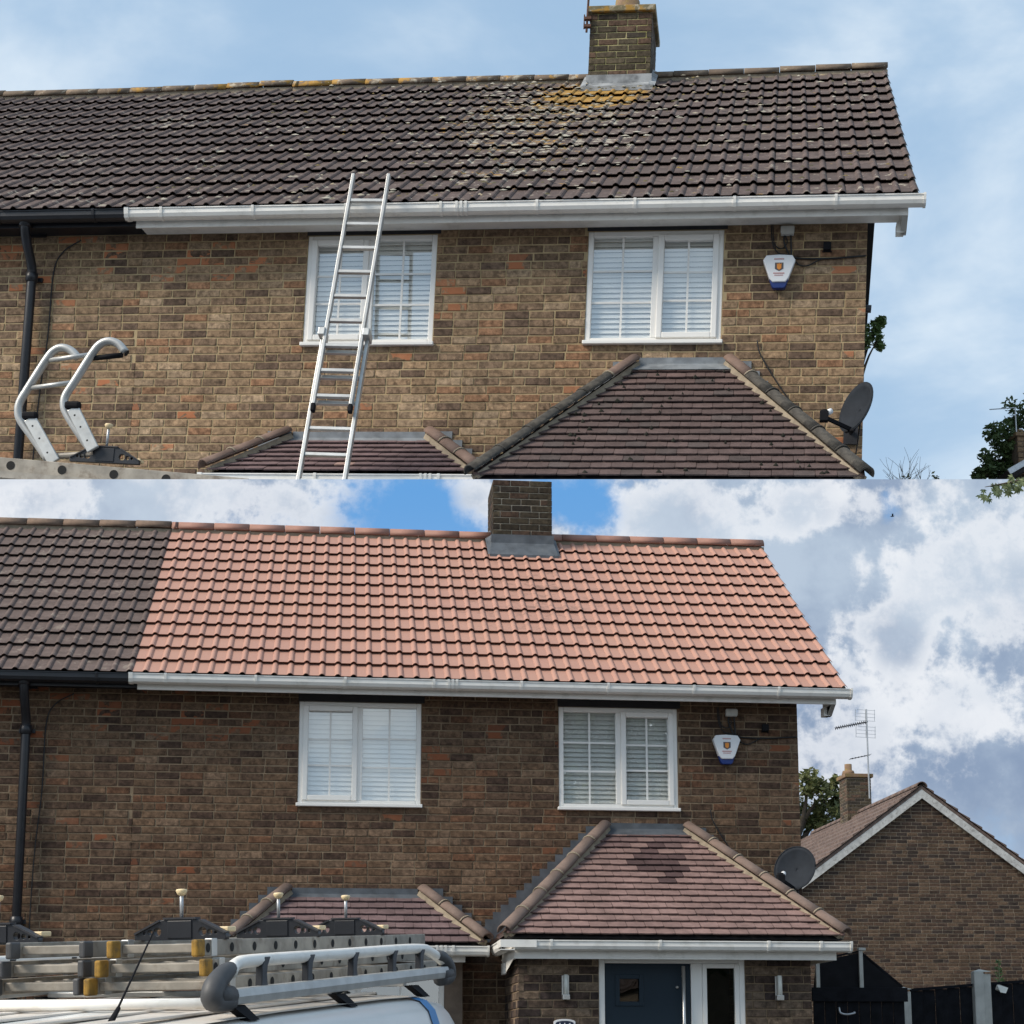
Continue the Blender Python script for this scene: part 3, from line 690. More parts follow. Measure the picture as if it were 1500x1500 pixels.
    m.add(q + [wlft, wrgt], [(0, 1, 2, 3), (0, 3, 4), (1, 5, 2), (0, 4, 5, 1)]); pr = m.build('porch_roof', 'underlay', root)
    porch_tiles(root, pr, A, B, TL, TR, 17, P['porch_tint'], 31, pm)
    hipm = surf('hip tile ' + key, P['hip'], .8, .15, 9, dirt=P['hipdirt'], dirt_amt=.5, dirt_scale=6, bump=.3); moss = surf('blackened hip tile ' + key, (.052, .047, .040), .95, .4, 14, dirt=(.15, .13, .10), dirt_amt=.5, dirt_scale=18, bump=.7)
    hip_run(pr, (A[0] - .02, A[1] - .02, A[2] + .02), (TL[0] - .02, -.02, TL[2] + .05), 6, hipm, up=(-.5, -.4, 1), mossy_from=P['moss'], mossmat=moss if P['moss'] else None)
    hip_run(pr, (B[0] + .02, B[1] - .02, B[2] + .02), (TR[0] + .02, -.02, TR[2] + .05), 6, hipm, up=(.5, -.4, 1), mossy_from=P['moss'], mossmat=moss if P['moss'] else None)
    m = MB(); m.box(TL[0] + .02, TR[0] - .02, -.016, -.002, TL[2] - .03, TL[2] + .085); m.add([(TL[0] - .02, -.016, TL[2] + .03), (TR[0] + .02, -.016, TL[2] + .03), (TR[0] + .06, -.12, TL[2] - .055), (TL[0] - .06, -.12, TL[2] - .055)], [(0, 1, 2, 3)]); m.build('flashing', LEAD, pr)
    def side_tiles(A_, T_, n_rows, part):
        m = MB(); A_, T_ = Vector(A_), Vector(T_); sg = 1 if T_.x > A_.x else -1; rr = random.Random(4)
        for r_ in range(n_rows):
            p0, p1 = A_.lerp(T_, r_ / n_rows), A_.lerp(T_, (r_ + 1.1) / n_rows); up_ = Vector((-sg * .5, 0, .85)); y = p0.y
            while y < -.02:
                y2 = min(y + .165, -.012); ya = max(y, p1.y); lf_ = .026 + rr.uniform(-.003, .003)
                if y2 - ya > .01: m.add([Vector((p0.x, y, p0.z)) + up_ * lf_, Vector((p0.x, y2 - .003, p0.z)) + up_ * lf_, Vector((p1.x, y2 - .003, p1.z)) + up_ * .008, Vector((p1.x, ya, p1.z)) + up_ * .008, Vector((p0.x, y, p0.z)), Vector((p0.x, y2 - .003, p0.z))], [(0, 1, 2, 3), (0, 1, 5, 4)], P['porch_tint'](rr, 9, .5) if False else tuple(v * rr.uniform(.9, 1.1) for v in P['side']))
                y += .165
        stuff(m.build('side_tiles', smt, part))
    smt = tinted('side tile ' + key, 'mesh', .8, .18, 14, .3, 60)
    side_tiles(A, TL, 17, pr); side_tiles(B, TR, 17, pr)
    if not lower:
        m = MB(); rng = random.Random(5); Av, Bv, TLv, TRv = map(Vector, (A, B, TL, TR))
        for _ in range(46):
            f = rng.random() ** 1.3; g_ = rng.uniform(.04, .96) if rng.random() < .6 else rng.choice((rng.uniform(.03, .2), rng.uniform(.8, .97))); c = Av.lerp(Bv, g_).lerp(TLv.lerp(TRv, g_), f); a_ = rng.uniform(.010, .028); h_ = .045
            k6 = [c + Vector((a_ * math.cos(q), 0, .015 + a_ * .5 * math.sin(q))) * rng.uniform(.85, 1.1) if False else c + Vector((a_ * math.cos(q) * rng.uniform(.7, 1.2), -.012, .020 + a_ * .55 * math.sin(q) * rng.uniform(.7, 1.2))) for q in [i * math.pi / 3 for i in range(6)]]
            m.add(k6 + [c + Vector((0, -.035, .04))], [(i, (i + 1) % 6, 6) for i in range(6)])
        stuff(m.build('moss_clumps', 'blackmoss', pr, True))
    def steps(x0, z0, x1, z1, n):
        for k in range(n):
            f0, f1 = k / n, (k + 1) / n; xa, xb = x0 + (x1 - x0) * f0, x0 + (x1 - x0) * f1; za, zb = z0 + (z1 - z0) * f0, z0 + (z1 - z0) * f1
            s = 1 if x1 > x0 else -1; q = MB(); q.box(min(xa - s * .13, xb + s * .02), max(xa - s * .13, xb + s * .02), -.0125 - .0009 * (k % 3), -.002 + .0004 * (k % 3), za, zb + .05); q.build('step_flashing', LEAD, pr)
    steps(A[0], ze + .05, TL[0], TL[2], 15); steps(B[0], ze + .05, TR[0], TR[2], 15)
    # ---- small roof over the ground-floor bay
    zb, Yb = 2.47, -.72; A2, B2 = (-5.47, Yb, zb), (-3.19, Yb, zb); TL2, TR2 = (-4.97, -.01, 2.95), (-3.74, -.01, 2.95)
    m = MB(); q = [Vector(v) - Vector((0, 0, .03)) for v in (A2, B2, TR2, TL2)]; m.add(q + [Vector((A2[0], -.01, zb - .03)), Vector((B2[0], -.01, zb - .03))], [(0, 1, 2, 3), (0, 3, 4), (1, 5, 2), (0, 4, 5, 1)]); bt = m.build('bay_roof', 'underlay', root)
    porch_tiles(root, bt, A2, B2, TL2, TR2, 7, P['bay_tint'], 37, pm)
    hip_run(bt, (A2[0] - .03, A2[1] - .03, A2[2] + .03), (TL2[0] - .03, -.02, TL2[2] + .06), 3, hipm, up=(-.5, -.4, 1)); hip_run(bt, (B2[0] + .03, B2[1] - .03, B2[2] + .03), (TR2[0] + .03, -.02, TR2[2] + .06), 3, hipm, up=(.5, -.4, 1))
    m = MB(); m.box(TL2[0] + .02, TR2[0] - .02, -.016, -.002, TL2[2] - .03, TL2[2] + .075); m.add([(TL2[0] - .02, -.016, TL2[2] + .02), (TR2[0] + .02, -.016, TL2[2] + .02), (TR2[0] + .04, -.12, TL2[2] - .06), (TL2[0] - .04, -.12, TL2[2] - .06)], [(0, 1, 2, 3)]); m.build('flashing', LEAD, bt)
    side_tiles(A2, TL2, 7, bt); side_tiles(B2, TR2, 7, bt)
    pr_ = pr; pr = bt
    for (x0, x1) in ((A2[0], TL2[0]), (B2[0], TR2[0])):
        for k in range(6):
            f0, f1 = k / 6, (k + 1) / 6; xa, xb = x0 + (x1 - x0) * f0, x0 + (x1 - x0) * f1; za, zz = zb + .05 + .46 * f0, zb + .05 + .46 * f1; s = 1 if x1 > x0 else -1
            q = MB(); q.box(min(xa - s * .13, xb), max(xa - s * .13, xb), -.0125 - .0009 * (k % 3), -.002 + .0004 * (k % 3), za, zz + .05); q.build('step_flashing', LEAD, bt)
    pr = pr_
    m = MB(); m.box(-5.3, -3.35, Yb + .12, Yb + .10, zb - .17, zb - .05); m.box(-5.3, -3.35, Yb + .121, -.002, zb - .125, zb - .115); m.build('bay_fascia', 'upvc', root)
    gutter_run('bay_gutter', root, (-5.52, Yb + .07, zb - .03), (-3.16, Yb + .07, zb - .03), (0, -1, 0), 'upvc', (1.0, 2.05), unions=(1.94,))
    # porch eaves
    fy = Ye + .10; fzp = ze - .205
    m = MB(); m.box(-2.98, -.10, fy, fy + .018, fzp, ze - .05); m.box(-2.98, -2.962, fy + .019, -.3, fzp, ze - .05); m.box(-.118, -.10, fy + .019, -.3, fzp, ze - .05); m.build('porch_fascia', 'upvc', root)
    m = MB(); m.box(-2.96, -.12, fy + .019, -.02, fzp + .05, fzp + .06); m.build('porch_soffit', 'upvc', root)
    m = MB(); m.add([(-2.985, fy + .02, fzp), (-2.985, -.35, fzp), (-2.985, -.45, fzp - .10), (-2.985, -.62, fzp - .10)], [(0, 1, 2, 3)]); m.box(-3.0, -2.97, -.62, -.42, fzp - .10, fzp); m.build('box_end', 'upvc', root)
    gp = gutter_run('porch_gutter', root, (-2.99, fy - .002, ze - .048), (-.005, fy - .002, ze - .048), (0, -1, 0), 'upvc', (.32, 1.28, 2.25, 2.72), caps=(False, True))
    m = MB(); m.extrude(GUT, (-2.99, fy - .002, ze - .048), (-2.99, -.55, ze - .048), (-1, 0, 0), (0, 0, 1)); m.box(-3.115, -2.99, fy - .127, fy, ze - .138, ze - .131); m.box(-3.115, -2.80, fy - .131, fy - .1265, ze - .113, ze - .048); m.box(-3.118, -3.113, fy - .127, fy + .15, ze - .113, ze - .048); m.build('gutter_corner', 'upvc', gp)
    # porch walls
    pw0, pw1, py = -2.925, -.28, Ye + .30
    dx0, dx1 = -2.206, -.883
    m = MB()
    for (a, b, c, d) in cells(pw0 + .008, pw1 - .008, 0, fzp + .05, [(dx0, dx1, 0, fzp + .05)]): m.box(a, b, py + .0075, py + .2, c, d)
    pw = stuff(m.build('porch_wall', mortar, root))
    for (a, b) in ((pw0 + .008, pw0 + .2), (pw1 - .2, pw1 - .008)): m = MB(); m.box(a, b, py + .201, -.002, 0, fzp + .05); m.build('porch_side_wall', mortar, root)
    if lower:
        lay = brick_layout(pw0, pw1, 0.0, fzp + .05, [(dx0, dx1, 0, 3)], 51, .12); rng = random.Random(8)
        pp = [(.065, .043, .033), (.085, .060, .044), (.11, .080, .058), (.16, .115, .08), (.045, .032, .028)]
        lay = [(x, z, w_, jit(rng, rng.choice(pp)), v) for x, z, w_, c, v in lay]
        lay_bricks(lay, pw, mats, lambda b: -b[1], 300, M=T(0, py, 0))
        lay = brick_layout(0, -py - .01, 0.0, fzp + .05, [], 52, .2); lay = [(x, z, w_, jit(rng, rng.choice(pp)), v) for x, z, w_, c, v in lay]
        lay_bricks(lay, pw, mats, lambda b: -b[1], 0, M=T(pw0, -.01, 0) @ Matrix.Rotation(R(-90), 4, 'Z'))
        # door set
        zt = fzp + .03; y0 = py + .015; t = .055
        m = MB(); m.box(dx0, dx0 + t, y0, y0 + .07, 0, zt).box(dx1 - t, dx1, y0, y0 + .07, 0, zt).box(dx0 + t, dx1 - t, y0, y0 + .07, zt - t, zt).box(-1.375, -1.27, y0, y0 + .07, 0, zt - t)
        dr = m.build('front_door', 'frame', root, bevel=.006)
        m = MB(); a, b = dx0 + t + .004, -1.379; wx0, wx1 = -2.045, -1.815
        zc, zd = 1.905, 2.16
        for (c0, c1, c2, c3) in cells(a, b, .05, zt - t - .004, [(wx0, wx1, zc, zd), (wx0, wx1, 1.42, 1.675), (wx0, wx1, .93, 1.19)]): m.box(c0, c1, y0 + .012, y0 + .06, c2, c3)
        lf = m.build('door_leaf', 'doorblue', dr)
        for (c, d) in ((zc, zd), (1.42, 1.675), (.93, 1.19)):
            q = MB(); e = .028; q.box(wx0 - .012, wx0 + e, y0 + .002, y0 + .0115, c - .012, d + .012).box(wx1 - e, wx1 + .012, y0 + .002, y0 + .0115, c - .012, d + .012).box(wx0 + e, wx1 - e, y0 + .002, y0 + .0115, c - .012, c + e).box(wx0 + e, wx1 - e, y0 + .002, y0 + .0115, d - e, d + .012); q.build('door_light_trim', 'doorblue', dr, bevel=.004)
            q = MB(); q.add([(wx0, y0 + .03, c), (wx1, y0 + .03, c), (wx1, y0 + .03, d), (wx0, y0 + .03, d)], [(0, 1, 2, 3)]); q.build('pane', 'glassdark', dr)
        q = MB(); q.tube([(-1.452, y0 - .05, 2.245), (-1.452, y0 - .05, .95)], .016, 10); q.tube([(-1.452, y0 - .05, 2.16), (-1.452, y0 + .012, 2.16)], .009, 8); q.tube([(-1.452, y0 - .05, 1.05), (-1.452, y0 + .012, 1.05)], .009, 8); q.build('door_handle', 'steel', dr, True)
        q = MB(); q.tube([(-1.50, y0 + .012, 2.06), (-1.50, y0 - .01, 2.06)], .012, 10); q.build('door_lock', 'steel', dr, True)
        q = MB(); sa, sb, sc_, sd_ = -1.27, dx1 - t, .05, zt - t; e = .04
        q.box(sa, sa + e, y0 - .008, y0 + .05, sc_, sd_).box(sb - e, sb, y0 - .008, y0 + .05, sc_, sd_).box(sa + e, sb - e, y0 - .008, y0 + .05, sd_ - e, sd_).box(sa + e, sb - e, y0 - .008, y0 + .05, sc_, sc_ + e); sl_ = q.build('sidelight_frame', 'frame', dr, bevel=.005)
        q = MB(); q.add([(sa + e, y0 + .02, sc_ + e), (sb - e, y0 + .02, sc_ + e), (sb - e, y0 + .02, sd_ - e), (sa + e, y0 + .02, sd_ - e)], [(0, 1, 2, 3)]); q.build('sidelight_pane', 'glassdark', dr)
        q = MB(); q.box(dx0 + .05, dx1 - .05, y0 + .4, y0 + .42, 0, zt); q.build('hall_backing', 'room', dr)
        window(root, -5.1, -3.52, 1.0, 2.28, 'left', y=-.295, blind_open=.5, seed=9, blind=False)
        m = MB(); m.box(-5.3, -5.101, -.30, -.002, 0, zb - .13); m.box(-3.519, -3.35, -.30, -.002, 0, zb - .13); m.box(-5.1, -3.52, -.30, -.002, 0, .97); m.build('bay_wall', 'brickback', root)
    return root

def tint_lower(rng, x, f):
    k = rng.uniform(.9, 1.1); base = (.215, .138, .122)
    if f > .78 and rng.random() < .75: base = (.145, .092, .086)
    if abs(x - .05) < .30 - .22 * abs(f - .62) / .2 and .45 < f < .88 and rng.random() < .85: base = (.085, .052, .05)
    if abs(x) > 1.5 * (1 - f) + .45 - .25 and rng.random() < .5: base = (.15, .098, .09)
    return tuple(v * k for v in base)
def tint_bay(rng, x, f): k = rng.uniform(.85, 1.12); return tuple(v * k for v in ((.155, .105, .105) if rng.random() < .92 or f > .3 else (.30, .20, .17)))
def tint_upper(rng, x, f):
    k = rng.uniform(.82, 1.15); base = (.120, .080, .072) if f > .8 else (.100, .069, .063)
    if rng.random() < .12: base = (.085, .065, .06)
    return tuple(v * k for v in base)
build_house(ML, 'lower', dict(label='brick end house under the new terracotta red roof tiles, lower half of the picture', left_label='adjoining brick house with brown roof tiles, joined to the terracotta roofed one',
    eaveZ=5.0025, ridY=2.7527, ridZ=7.3924, wob=.006, brick=(.60, .495, .425), mortar=((.19, .135, .085), (.29, .215, .14)), blind=(.55, .45), left_lichen=.25, left_tile=((.130, .094, .082), (.168, .122, .107)),  # brick multiplier darkens the shared palette: dimmer light put into the colour
    chim=(-2.82, -2.14, 2.42, 3.08, 7.31, 7.98), porch=(2.50, -1.5), porch_tint=tint_lower, bay_tint=tint_bay, hip=(.175, .122, .098), hipdirt=(.12, .088, .072), moss=0, side=(.17, .11, .10)))
build_house(MU, 'upper', dict(label='brick end house under the old lichen-spotted brown roof, upper half of the picture', left_label='adjoining brick house with black gutter, joined to the lichen-roofed one',
    eaveZ=4.961, ridY=4.3504, ridZ=8.5315, wob=.02, brick=(1.20, 1.07, .90), mortar=((.39, .285, .155), (.50, .38, .22)), blind=(.6, .6), left_lichen=.75, left_tile=((.112, .082, .073), (.150, .110, .098)),  # same brick palette, brightened: stronger light put into its colour
    chim=(-2.93, -2.23, 3.95, 4.70, 8.335, 9.085), porch=(2.25, -1.42), porch_tint=tint_upper, bay_tint=tint_bay, hip=(.17, .11, .085), hipdirt=(.11, .075, .06), moss=5, side=(.11, .075, .07)))

# ------------------------------------------------------------------ fittings on both fronts
def fittings(M, w_):
    a = thing('alarm_box', 'white and blue burglar alarm box on the wall of the %s house' % w_, 'alarm box', M @ T(-.737, 0, 4.42))
    out = [(-.128, .10), (-.105, .135), (.0, .142), (.105, .135), (.128, .10), (.075, -.055), (.052, -.085), (-.052, -.085), (-.075, -.055)]
    plate('white_cover', out, [], .05, 'white', a, T(0, -.045, 0) @ WALLM, .008)
    plate('blue_lens', [(-.080, -.045), (.080, -.045), (.052, -.128), (.040, -.138), (-.040, -.138), (-.052, -.128)], [], .044, 'blueplastic', a, T(0, -.038, 0) @ WALLM, .006)
    plate('back_plate', [(x * 1.04, y * 1.03) for x, y in ((-.128, .10), (-.105, .135), (.105, .135), (.128, .10), (.052, -.128), (-.052, -.128))], [], .02, 'navy', a, T(0, -.012, 0) @ WALLM)
    plate('crest', [(-.036, .075), (.036, .075), (.036, .02), (0, .0), (-.036, .02)], [], .002, 'darkprint', a, T(0, -.0795, 0) @ WALLM)
    plate('crest_shield', [(-.020, .068), (-.01, .060), (0, .072), (.010, .060), (.020, .068), (.018, .025), (0, .010), (-.018, .025)], [], .002, 'orangeprint', a, T(0, -.082, 0) @ WALLM)
    m = MB()
    for row, n, hh in ((.108, 9, .012), (-.018, 10, .011), (-.036, 8, .008)):
        for k in range(n): m.box((k - n / 2) * .0095, (k - n / 2) * .0095 + .006, -.0805, -.0785, row - hh / 2, row + hh / 2)
    m.build('print_rows', 'redprint', a)
    j = thing('junction_box', 'small grey cable box under the eaves of the %s house' % w_, 'junction box', M @ T(-.675, 0, 4.80)); m = MB(); m.box(-.055, .055, -.055, -.002, -.04, .035); m.build('box_body', 'concrete', j, bevel=.006); m = MB(); m.box(-.058, .058, -.058, -.0555, -.03, .025); m.build('box_lid', 'concrete', j)
    v = thing('vent_cap', 'small black square vent cap near the corner of the %s house' % w_, 'vent', M @ T(-.335, 0, 4.655)); m = MB(); m.box(-.033, .033, -.05, -.002, -.035, .035); m.build('cap_body', 'blackmatt', v, bevel=.006); m = MB(); m.box(-.04, .04, -.012, -.003, -.043, -.0355); m.build('cap_lip', 'blackmatt', v)
    m = MB(); y = -.014
    m.tube(arc([(-.70, y, 4.76), (-.70, y, 4.70), (-.66, y, 4.60), (-.645, y, 4.58), (-.55, y, 4.555), (-.30, y, 4.553), (-.15, y, 4.562), (-.01, y, 4.572)], 6), .008, 6)
    m.tube(arc([(-.645, y, 4.76), (-.64, y, 4.66), (-.635, y, 4.58)], 6), .008, 6)
    m.tube(arc([(-.80, y, 4.86), (-.79, y, 4.72), (-.76, y, 4.66), (-.71, y, 4.65), (-.675, y, 4.70), (-.69, y, 4.76)], 6), .005, 6)
    m.tube(arc([(-.815, y, 4.86), (-.80, y, 4.70), (-.75, y, 4.61), (-.66, y, 4.585)], 6), .005, 6)
    m.tube(arc([(-.62, y, 4.56), (-.57, y, 4.50), (-.50, y, 4.49), (-.42, y, 4.53), (-.38, y, 4.55)], 6), .006, 6)
    tag(m.build('wall_cable', 'cable', None, True), 'black looped cables under the eaves above the alarm box, %s house' % w_, 'cable').matrix_world = M
    m = MB(); m.tube(arc([(-.905, -.02, 3.83), (-.87, y, 3.70), (-.70, y, 3.42), (-.48, y, 3.12), (-.36, y, 2.98)], 6), .006, 6)
    tag(m.build('dish_cable', 'cable', None, True), 'thin black cable running down to the satellite dish, %s house' % w_, 'cable').matrix_world = M
    # satellite dish
    d = thing('satellite_dish', 'charcoal satellite dish on the corner of the %s house' % w_, 'satellite dish', M @ T(-.10, -.02, 3.12))
    upper = w_.startswith('upper')
    Md = T(.02 if upper else -.075, -.36, .01 if upper else .105) @ Matrix.Rotation(R(-56 if upper else -38), 4, 'Z') @ Matrix.Rotation(R(-14), 4, 'X')
    m = MB(); n = 28; rings = 7; vs = []
    for r in range(rings + 1):
        f = r / rings
        for k in range(n):
            a = 2 * math.pi * k / n; vs.append(Md @ Vector((.205 * f * math.cos(a), .055 * (1 - f * f), .215 * f * math.sin(a))))
    fs = [(r * n + k, r * n + (k + 1) % n, (r + 1) * n + (k + 1) % n, (r + 1) * n + k) for r in range(rings) for k in range(n)]
    m.add(vs, fs); o = m.build('reflector', 'dish', d, True); sm = o.modifiers.new('t', 'SOLIDIFY'); sm.thickness = .008
    m = MB(); m.tube([Md @ Vector((.208 * math.cos(2 * math.pi * k / 32), .002, .218 * math.sin(2 * math.pi * k / 32))) for k in range(33)], .006, 6); m.build('rim', 'dish', d, True)
    hp = Md @ Vector((-.02, -.26, -.20)); m = MB(); m.bar(Md @ Vector((0, .03, -.20)), hp, .022, .03); m.tube([Md @ Vector((-.06, .0, -.21)), Md @ Vector((.06, .0, -.225))], .012, 8); m.build('feed_arm', 'blackmatt', d)
    m = MB(); m.tube([hp + Vector((0, 0, -.03)), hp + Vector((0, 0, .06))], .03, 12); m.box(hp.x - .035, hp.x + .035, hp.y - .04, hp.y + .03, hp.z - .04, hp.z + .045); m.build('receiver', 'blackmatt', d, bevel=.005)
    m = MB(); fd = (Md.to_3x3() @ Vector((0.1, .8, .5))).normalized(); m.tube([hp + fd * .03 + Vector((0, 0, .03)), hp + fd * .07 + Vector((0, 0, .04))], .024, 12); m.build('receiver_cap', 'white', d, True)
    c = Md @ Vector((0, .06, 0)); m = MB(); m.tube([c, c + Vector((0, .09, -.03)), Vector((0, .0, -.10))], .02, 10); m.box(-.06, .06, -.008, .018, -.20, .0); m.build('mount', 'ironwork', d)
    m = MB(); m.tube(arc([c + Vector((0, .05, -.05)), Vector((.05, -.03, -.25)), Vector((.02, -.01, -.40)), Vector((-.10, .005, -.46))], 6), .006, 6); m.build('cable', 'cable', d, True)
fittings(ML, 'lower terracotta-roofed'); fittings(MU, 'upper lichen-roofed')
# wall lamps and number plate by the door
def wall_lamp(x, label):
    l = thing('wall_lamp', label, 'wall lamp', ML @ T(x, -1.2, 2.06), 'steel wall lamps beside the front door')
    m = MB(); m.box(-.032, .032, -.018, -.0005, -.115, .10); m.build('back_plate', 'steel', l, bevel=.003)
    m = MB(); m.box(-.032, .032, -.075, -.0185, -.115, -.07); m.build('base_block', 'steel', l, bevel=.004)
    m = MB(); m.tube([(0, -.05, -.069), (0, -.05, .105)], .019, 14); m.build('lamp_tube', 'lampglass', l, True)
wall_lamp(-2.508, 'steel tube wall lamp left of the dark blue front door'); wall_lamp(-.583, 'steel tube wall lamp right of the dark blue front door')
nb = thing('house_number_plaque', 'navy and white arched house number plaque left of the front door', 'number plaque', ML @ T(-2.517, -1.2, 1.69))
arch = [(-.094, -.09), (.094, -.09), (.094, .062)] + [(.094 * math.cos(a), .062 + .024 * math.sin(a)) for a in [R(q) for q in range(15, 180, 15)]] + [(-.094, .062)]
plate('white_border', arch, [], .012, 'white', nb, T(0, -.008, 0) @ WALLM, .002)
plate('navy_field', [(x * .84, y * .84) for x, y in arch], [], .004, 'navy', nb, T(0, -.0185, 0) @ WALLM)
text_mesh('digits', '116', .085, 'white', nb, T(0, -.022, .022) @ WALLM)

# ------------------------------------------------------------------ extension ladder against the upper house
def ladder_section(root, o, ux, uy, width, length, mat, rung0=.2, sw=.028, sh=.07, pitch=.25, depth=None, feet=None, holes=False, cap=.0):
    """stiles and rungs: o = bottom middle, ux across, uy along"""
    o = Vector(o); ux = Vector(ux).normalized(); uy = Vector(uy).normalized(); uz = ux.cross(uy)
    for s in (-1, 1):
        m = MB(); c = o + ux * s * width / 2; m.extrude([(-sw / 2, -sh / 2), (sw / 2, -sh / 2), (sw / 2, sh / 2), (-sw / 2, sh / 2)], c, c + uy * length, ux, uz); st = m.build('stile', mat, root, bevel=.004)
        if holes:
            k = rung0
            while k < length - .05:
                q = MB(); q.disc(c + uy * k + ux * s * (sw / 2 + .0015), ux * s, sh * .30, 14); q.build('rung_end', 'hole', st); k += pitch
        if feet:
            q = MB(); q.extrude([(-sw * .62, -sh * .53), (sw * .62, -sh * .53), (sw * .62, sh * .53), (-sw * .62, sh * .53)], c - uy * .03, c + uy * .045, ux, uz); q.build('foot', feet, root, bevel=.008)
    k = rung0
    while k < length - .05:
        m = MB(); p = o + uy * k; m.extrude([(-.018, -.015), (.018, -.015), (.018, .015), (-.018, .015)], p - ux * (width / 2 - sw / 2), p + ux * (width / 2 - sw / 2), uz, uy); m.build('rung', mat, root, bevel=.004); k += pitch
ld = thing('extension_ladder', 'aluminium extension ladder leaning on the white gutter of the upper house', 'ladder', MU @ T(-4.35, -1.25, 2.0))
def LD(x, y, z): return Vector((x + 4.35, y + 1.25, z - 2.0))
top = Vector((-4.255, -.46, 5.174)); bot = Vector((-4.35, -1.22, 2.287)); dr = (top - bot).normalized(); ax = Vector((1, 0, 0)); ax = (ax - dr * ax.dot(dr)).normalized(); nz = ax.cross(dr)
zg = 0.0; Lb = (bot.z - zg) / dr.z; b0 = bot - dr * Lb
lenb = (Vector((-4.31, -.78, 3.60)) - b0).dot(dr)
ladder_section(ld, LD(*(b0 + nz * -.058)), ax, dr, .385, lenb, 'alu', rung0=.16, sw=.03, sh=.055, pitch=.2445, feet='blackmatt')
f0 = (Vector((-4.365, -1.05, 2.90)) - b0).dot(dr); fl = (top - b0).dot(dr) - f0
ladder_section(ld, LD(*(b0 + dr * f0 + nz * .002)), ax, dr, .315, fl, 'alubright', rung0=.12, sw=.028, sh=.05, pitch=.2445, feet='blackmatt')
for s in (-1, 1):
    m = MB(); c = LD(*(b0 + dr * lenb)) + ax * s * .19; m.extrude([(-.028, -.10), (.028, -.10), (.028, .04), (-.028, .04)], c - dr * .05, c + dr * .02, ax, nz); m.build('guide_bracket', 'alu', ld, bevel=.005)

# ------------------------------------------------------------------ roof ladder hook and stowed ladder in front of the upper house
hk = thing('roof_ladder_hook', 'curved aluminium roof ladder hook with cross bars, upper left', 'ladder hook', MU @ T(-5.9, -2.4, 2.1))
def HK(x, z, dy=0.): return Vector((x + 5.9, dy, z - 2.1))
left_pts = [(-5.97, 2.89), (-6.03, 2.945), (-6.10, 2.968), (-6.165, 2.945), (-6.225, 2.87), (-6.354, 2.647), (-6.41, 2.54), (-6.415, 2.46), (-6.385, 2.39), (-6.27, 2.25), (-6.138, 2.08)]
right_pts = [(-5.572, 2.909), (-5.63, 2.97), (-5.70, 2.995), (-5.77, 2.975), (-5.83, 2.905), (-5.955, 2.688), (-6.02, 2.575), (-6.028, 2.50), (-6.0, 2.43), (-5.90, 2.29), (-5.78, 2.14)]
for pts, dy in ((left_pts, .03), (right_pts, -.03)):
    m = MB(); m.tube(arc([HK(x, z, dy) for x, z in pts], 4), .031, 12); m.build('curved_tube', 'alubright', hk, True)
for (a, b, r) in (((-6.218, 2.868, .03), (-5.845, 2.892, -.03), .018), ((-6.345, 2.652, .03), (-5.96, 2.678, -.03), .018)):
    m = MB(); m.tube([HK(*a), HK(*b)], r, 10); m.build('cross_bar', 'alubright', hk, True)
m = MB(); m.tube([HK(-5.90, 2.868, .0), HK(-5.59, 2.880, -.05)], .02, 12); m.build('roller', 'blackmatt', hk, True)
m = MB(); m.disc(HK(-5.562, 2.90, -.03), (1, 0, -.8), .026); m.build('tube_end', 'hole', hk)
for a, b, dy in (((-6.29, 2.40), (-6.07, 2.06), -.03), ((-5.93, 2.46), (-5.745, 2.14), -.09)):
    m = MB(); m.bar(HK(*a, dy), HK(*b, dy), .03, .095, up=(1, 0, 0)); o = m.build('ladder_stile', 'alu', hk, bevel=.006)
    q = MB(); q.box(-.062, .062, -.03, .03, -.03, .03); q.v = [tuple(Vector(v) + HK(a[0], a[1] + .02, dy)) for v in q.v]; q.build('end_cap', 'blackmatt', o, bevel=.02)
    for k in (.22, .5, .82):
        p = HK(*a, dy).lerp(HK(*b, dy), k); q = MB(); q.disc(p + Vector((0.0, -.050, .0)), (0, -1, 0), .008); q.build('bolt', 'hole', o)
m = MB(); m.tube([HK(-6.08, 2.115, .0), HK(-5.76, 2.125, -.04)], .022, 10); m.build('bottom_rung', 'aludull', hk)

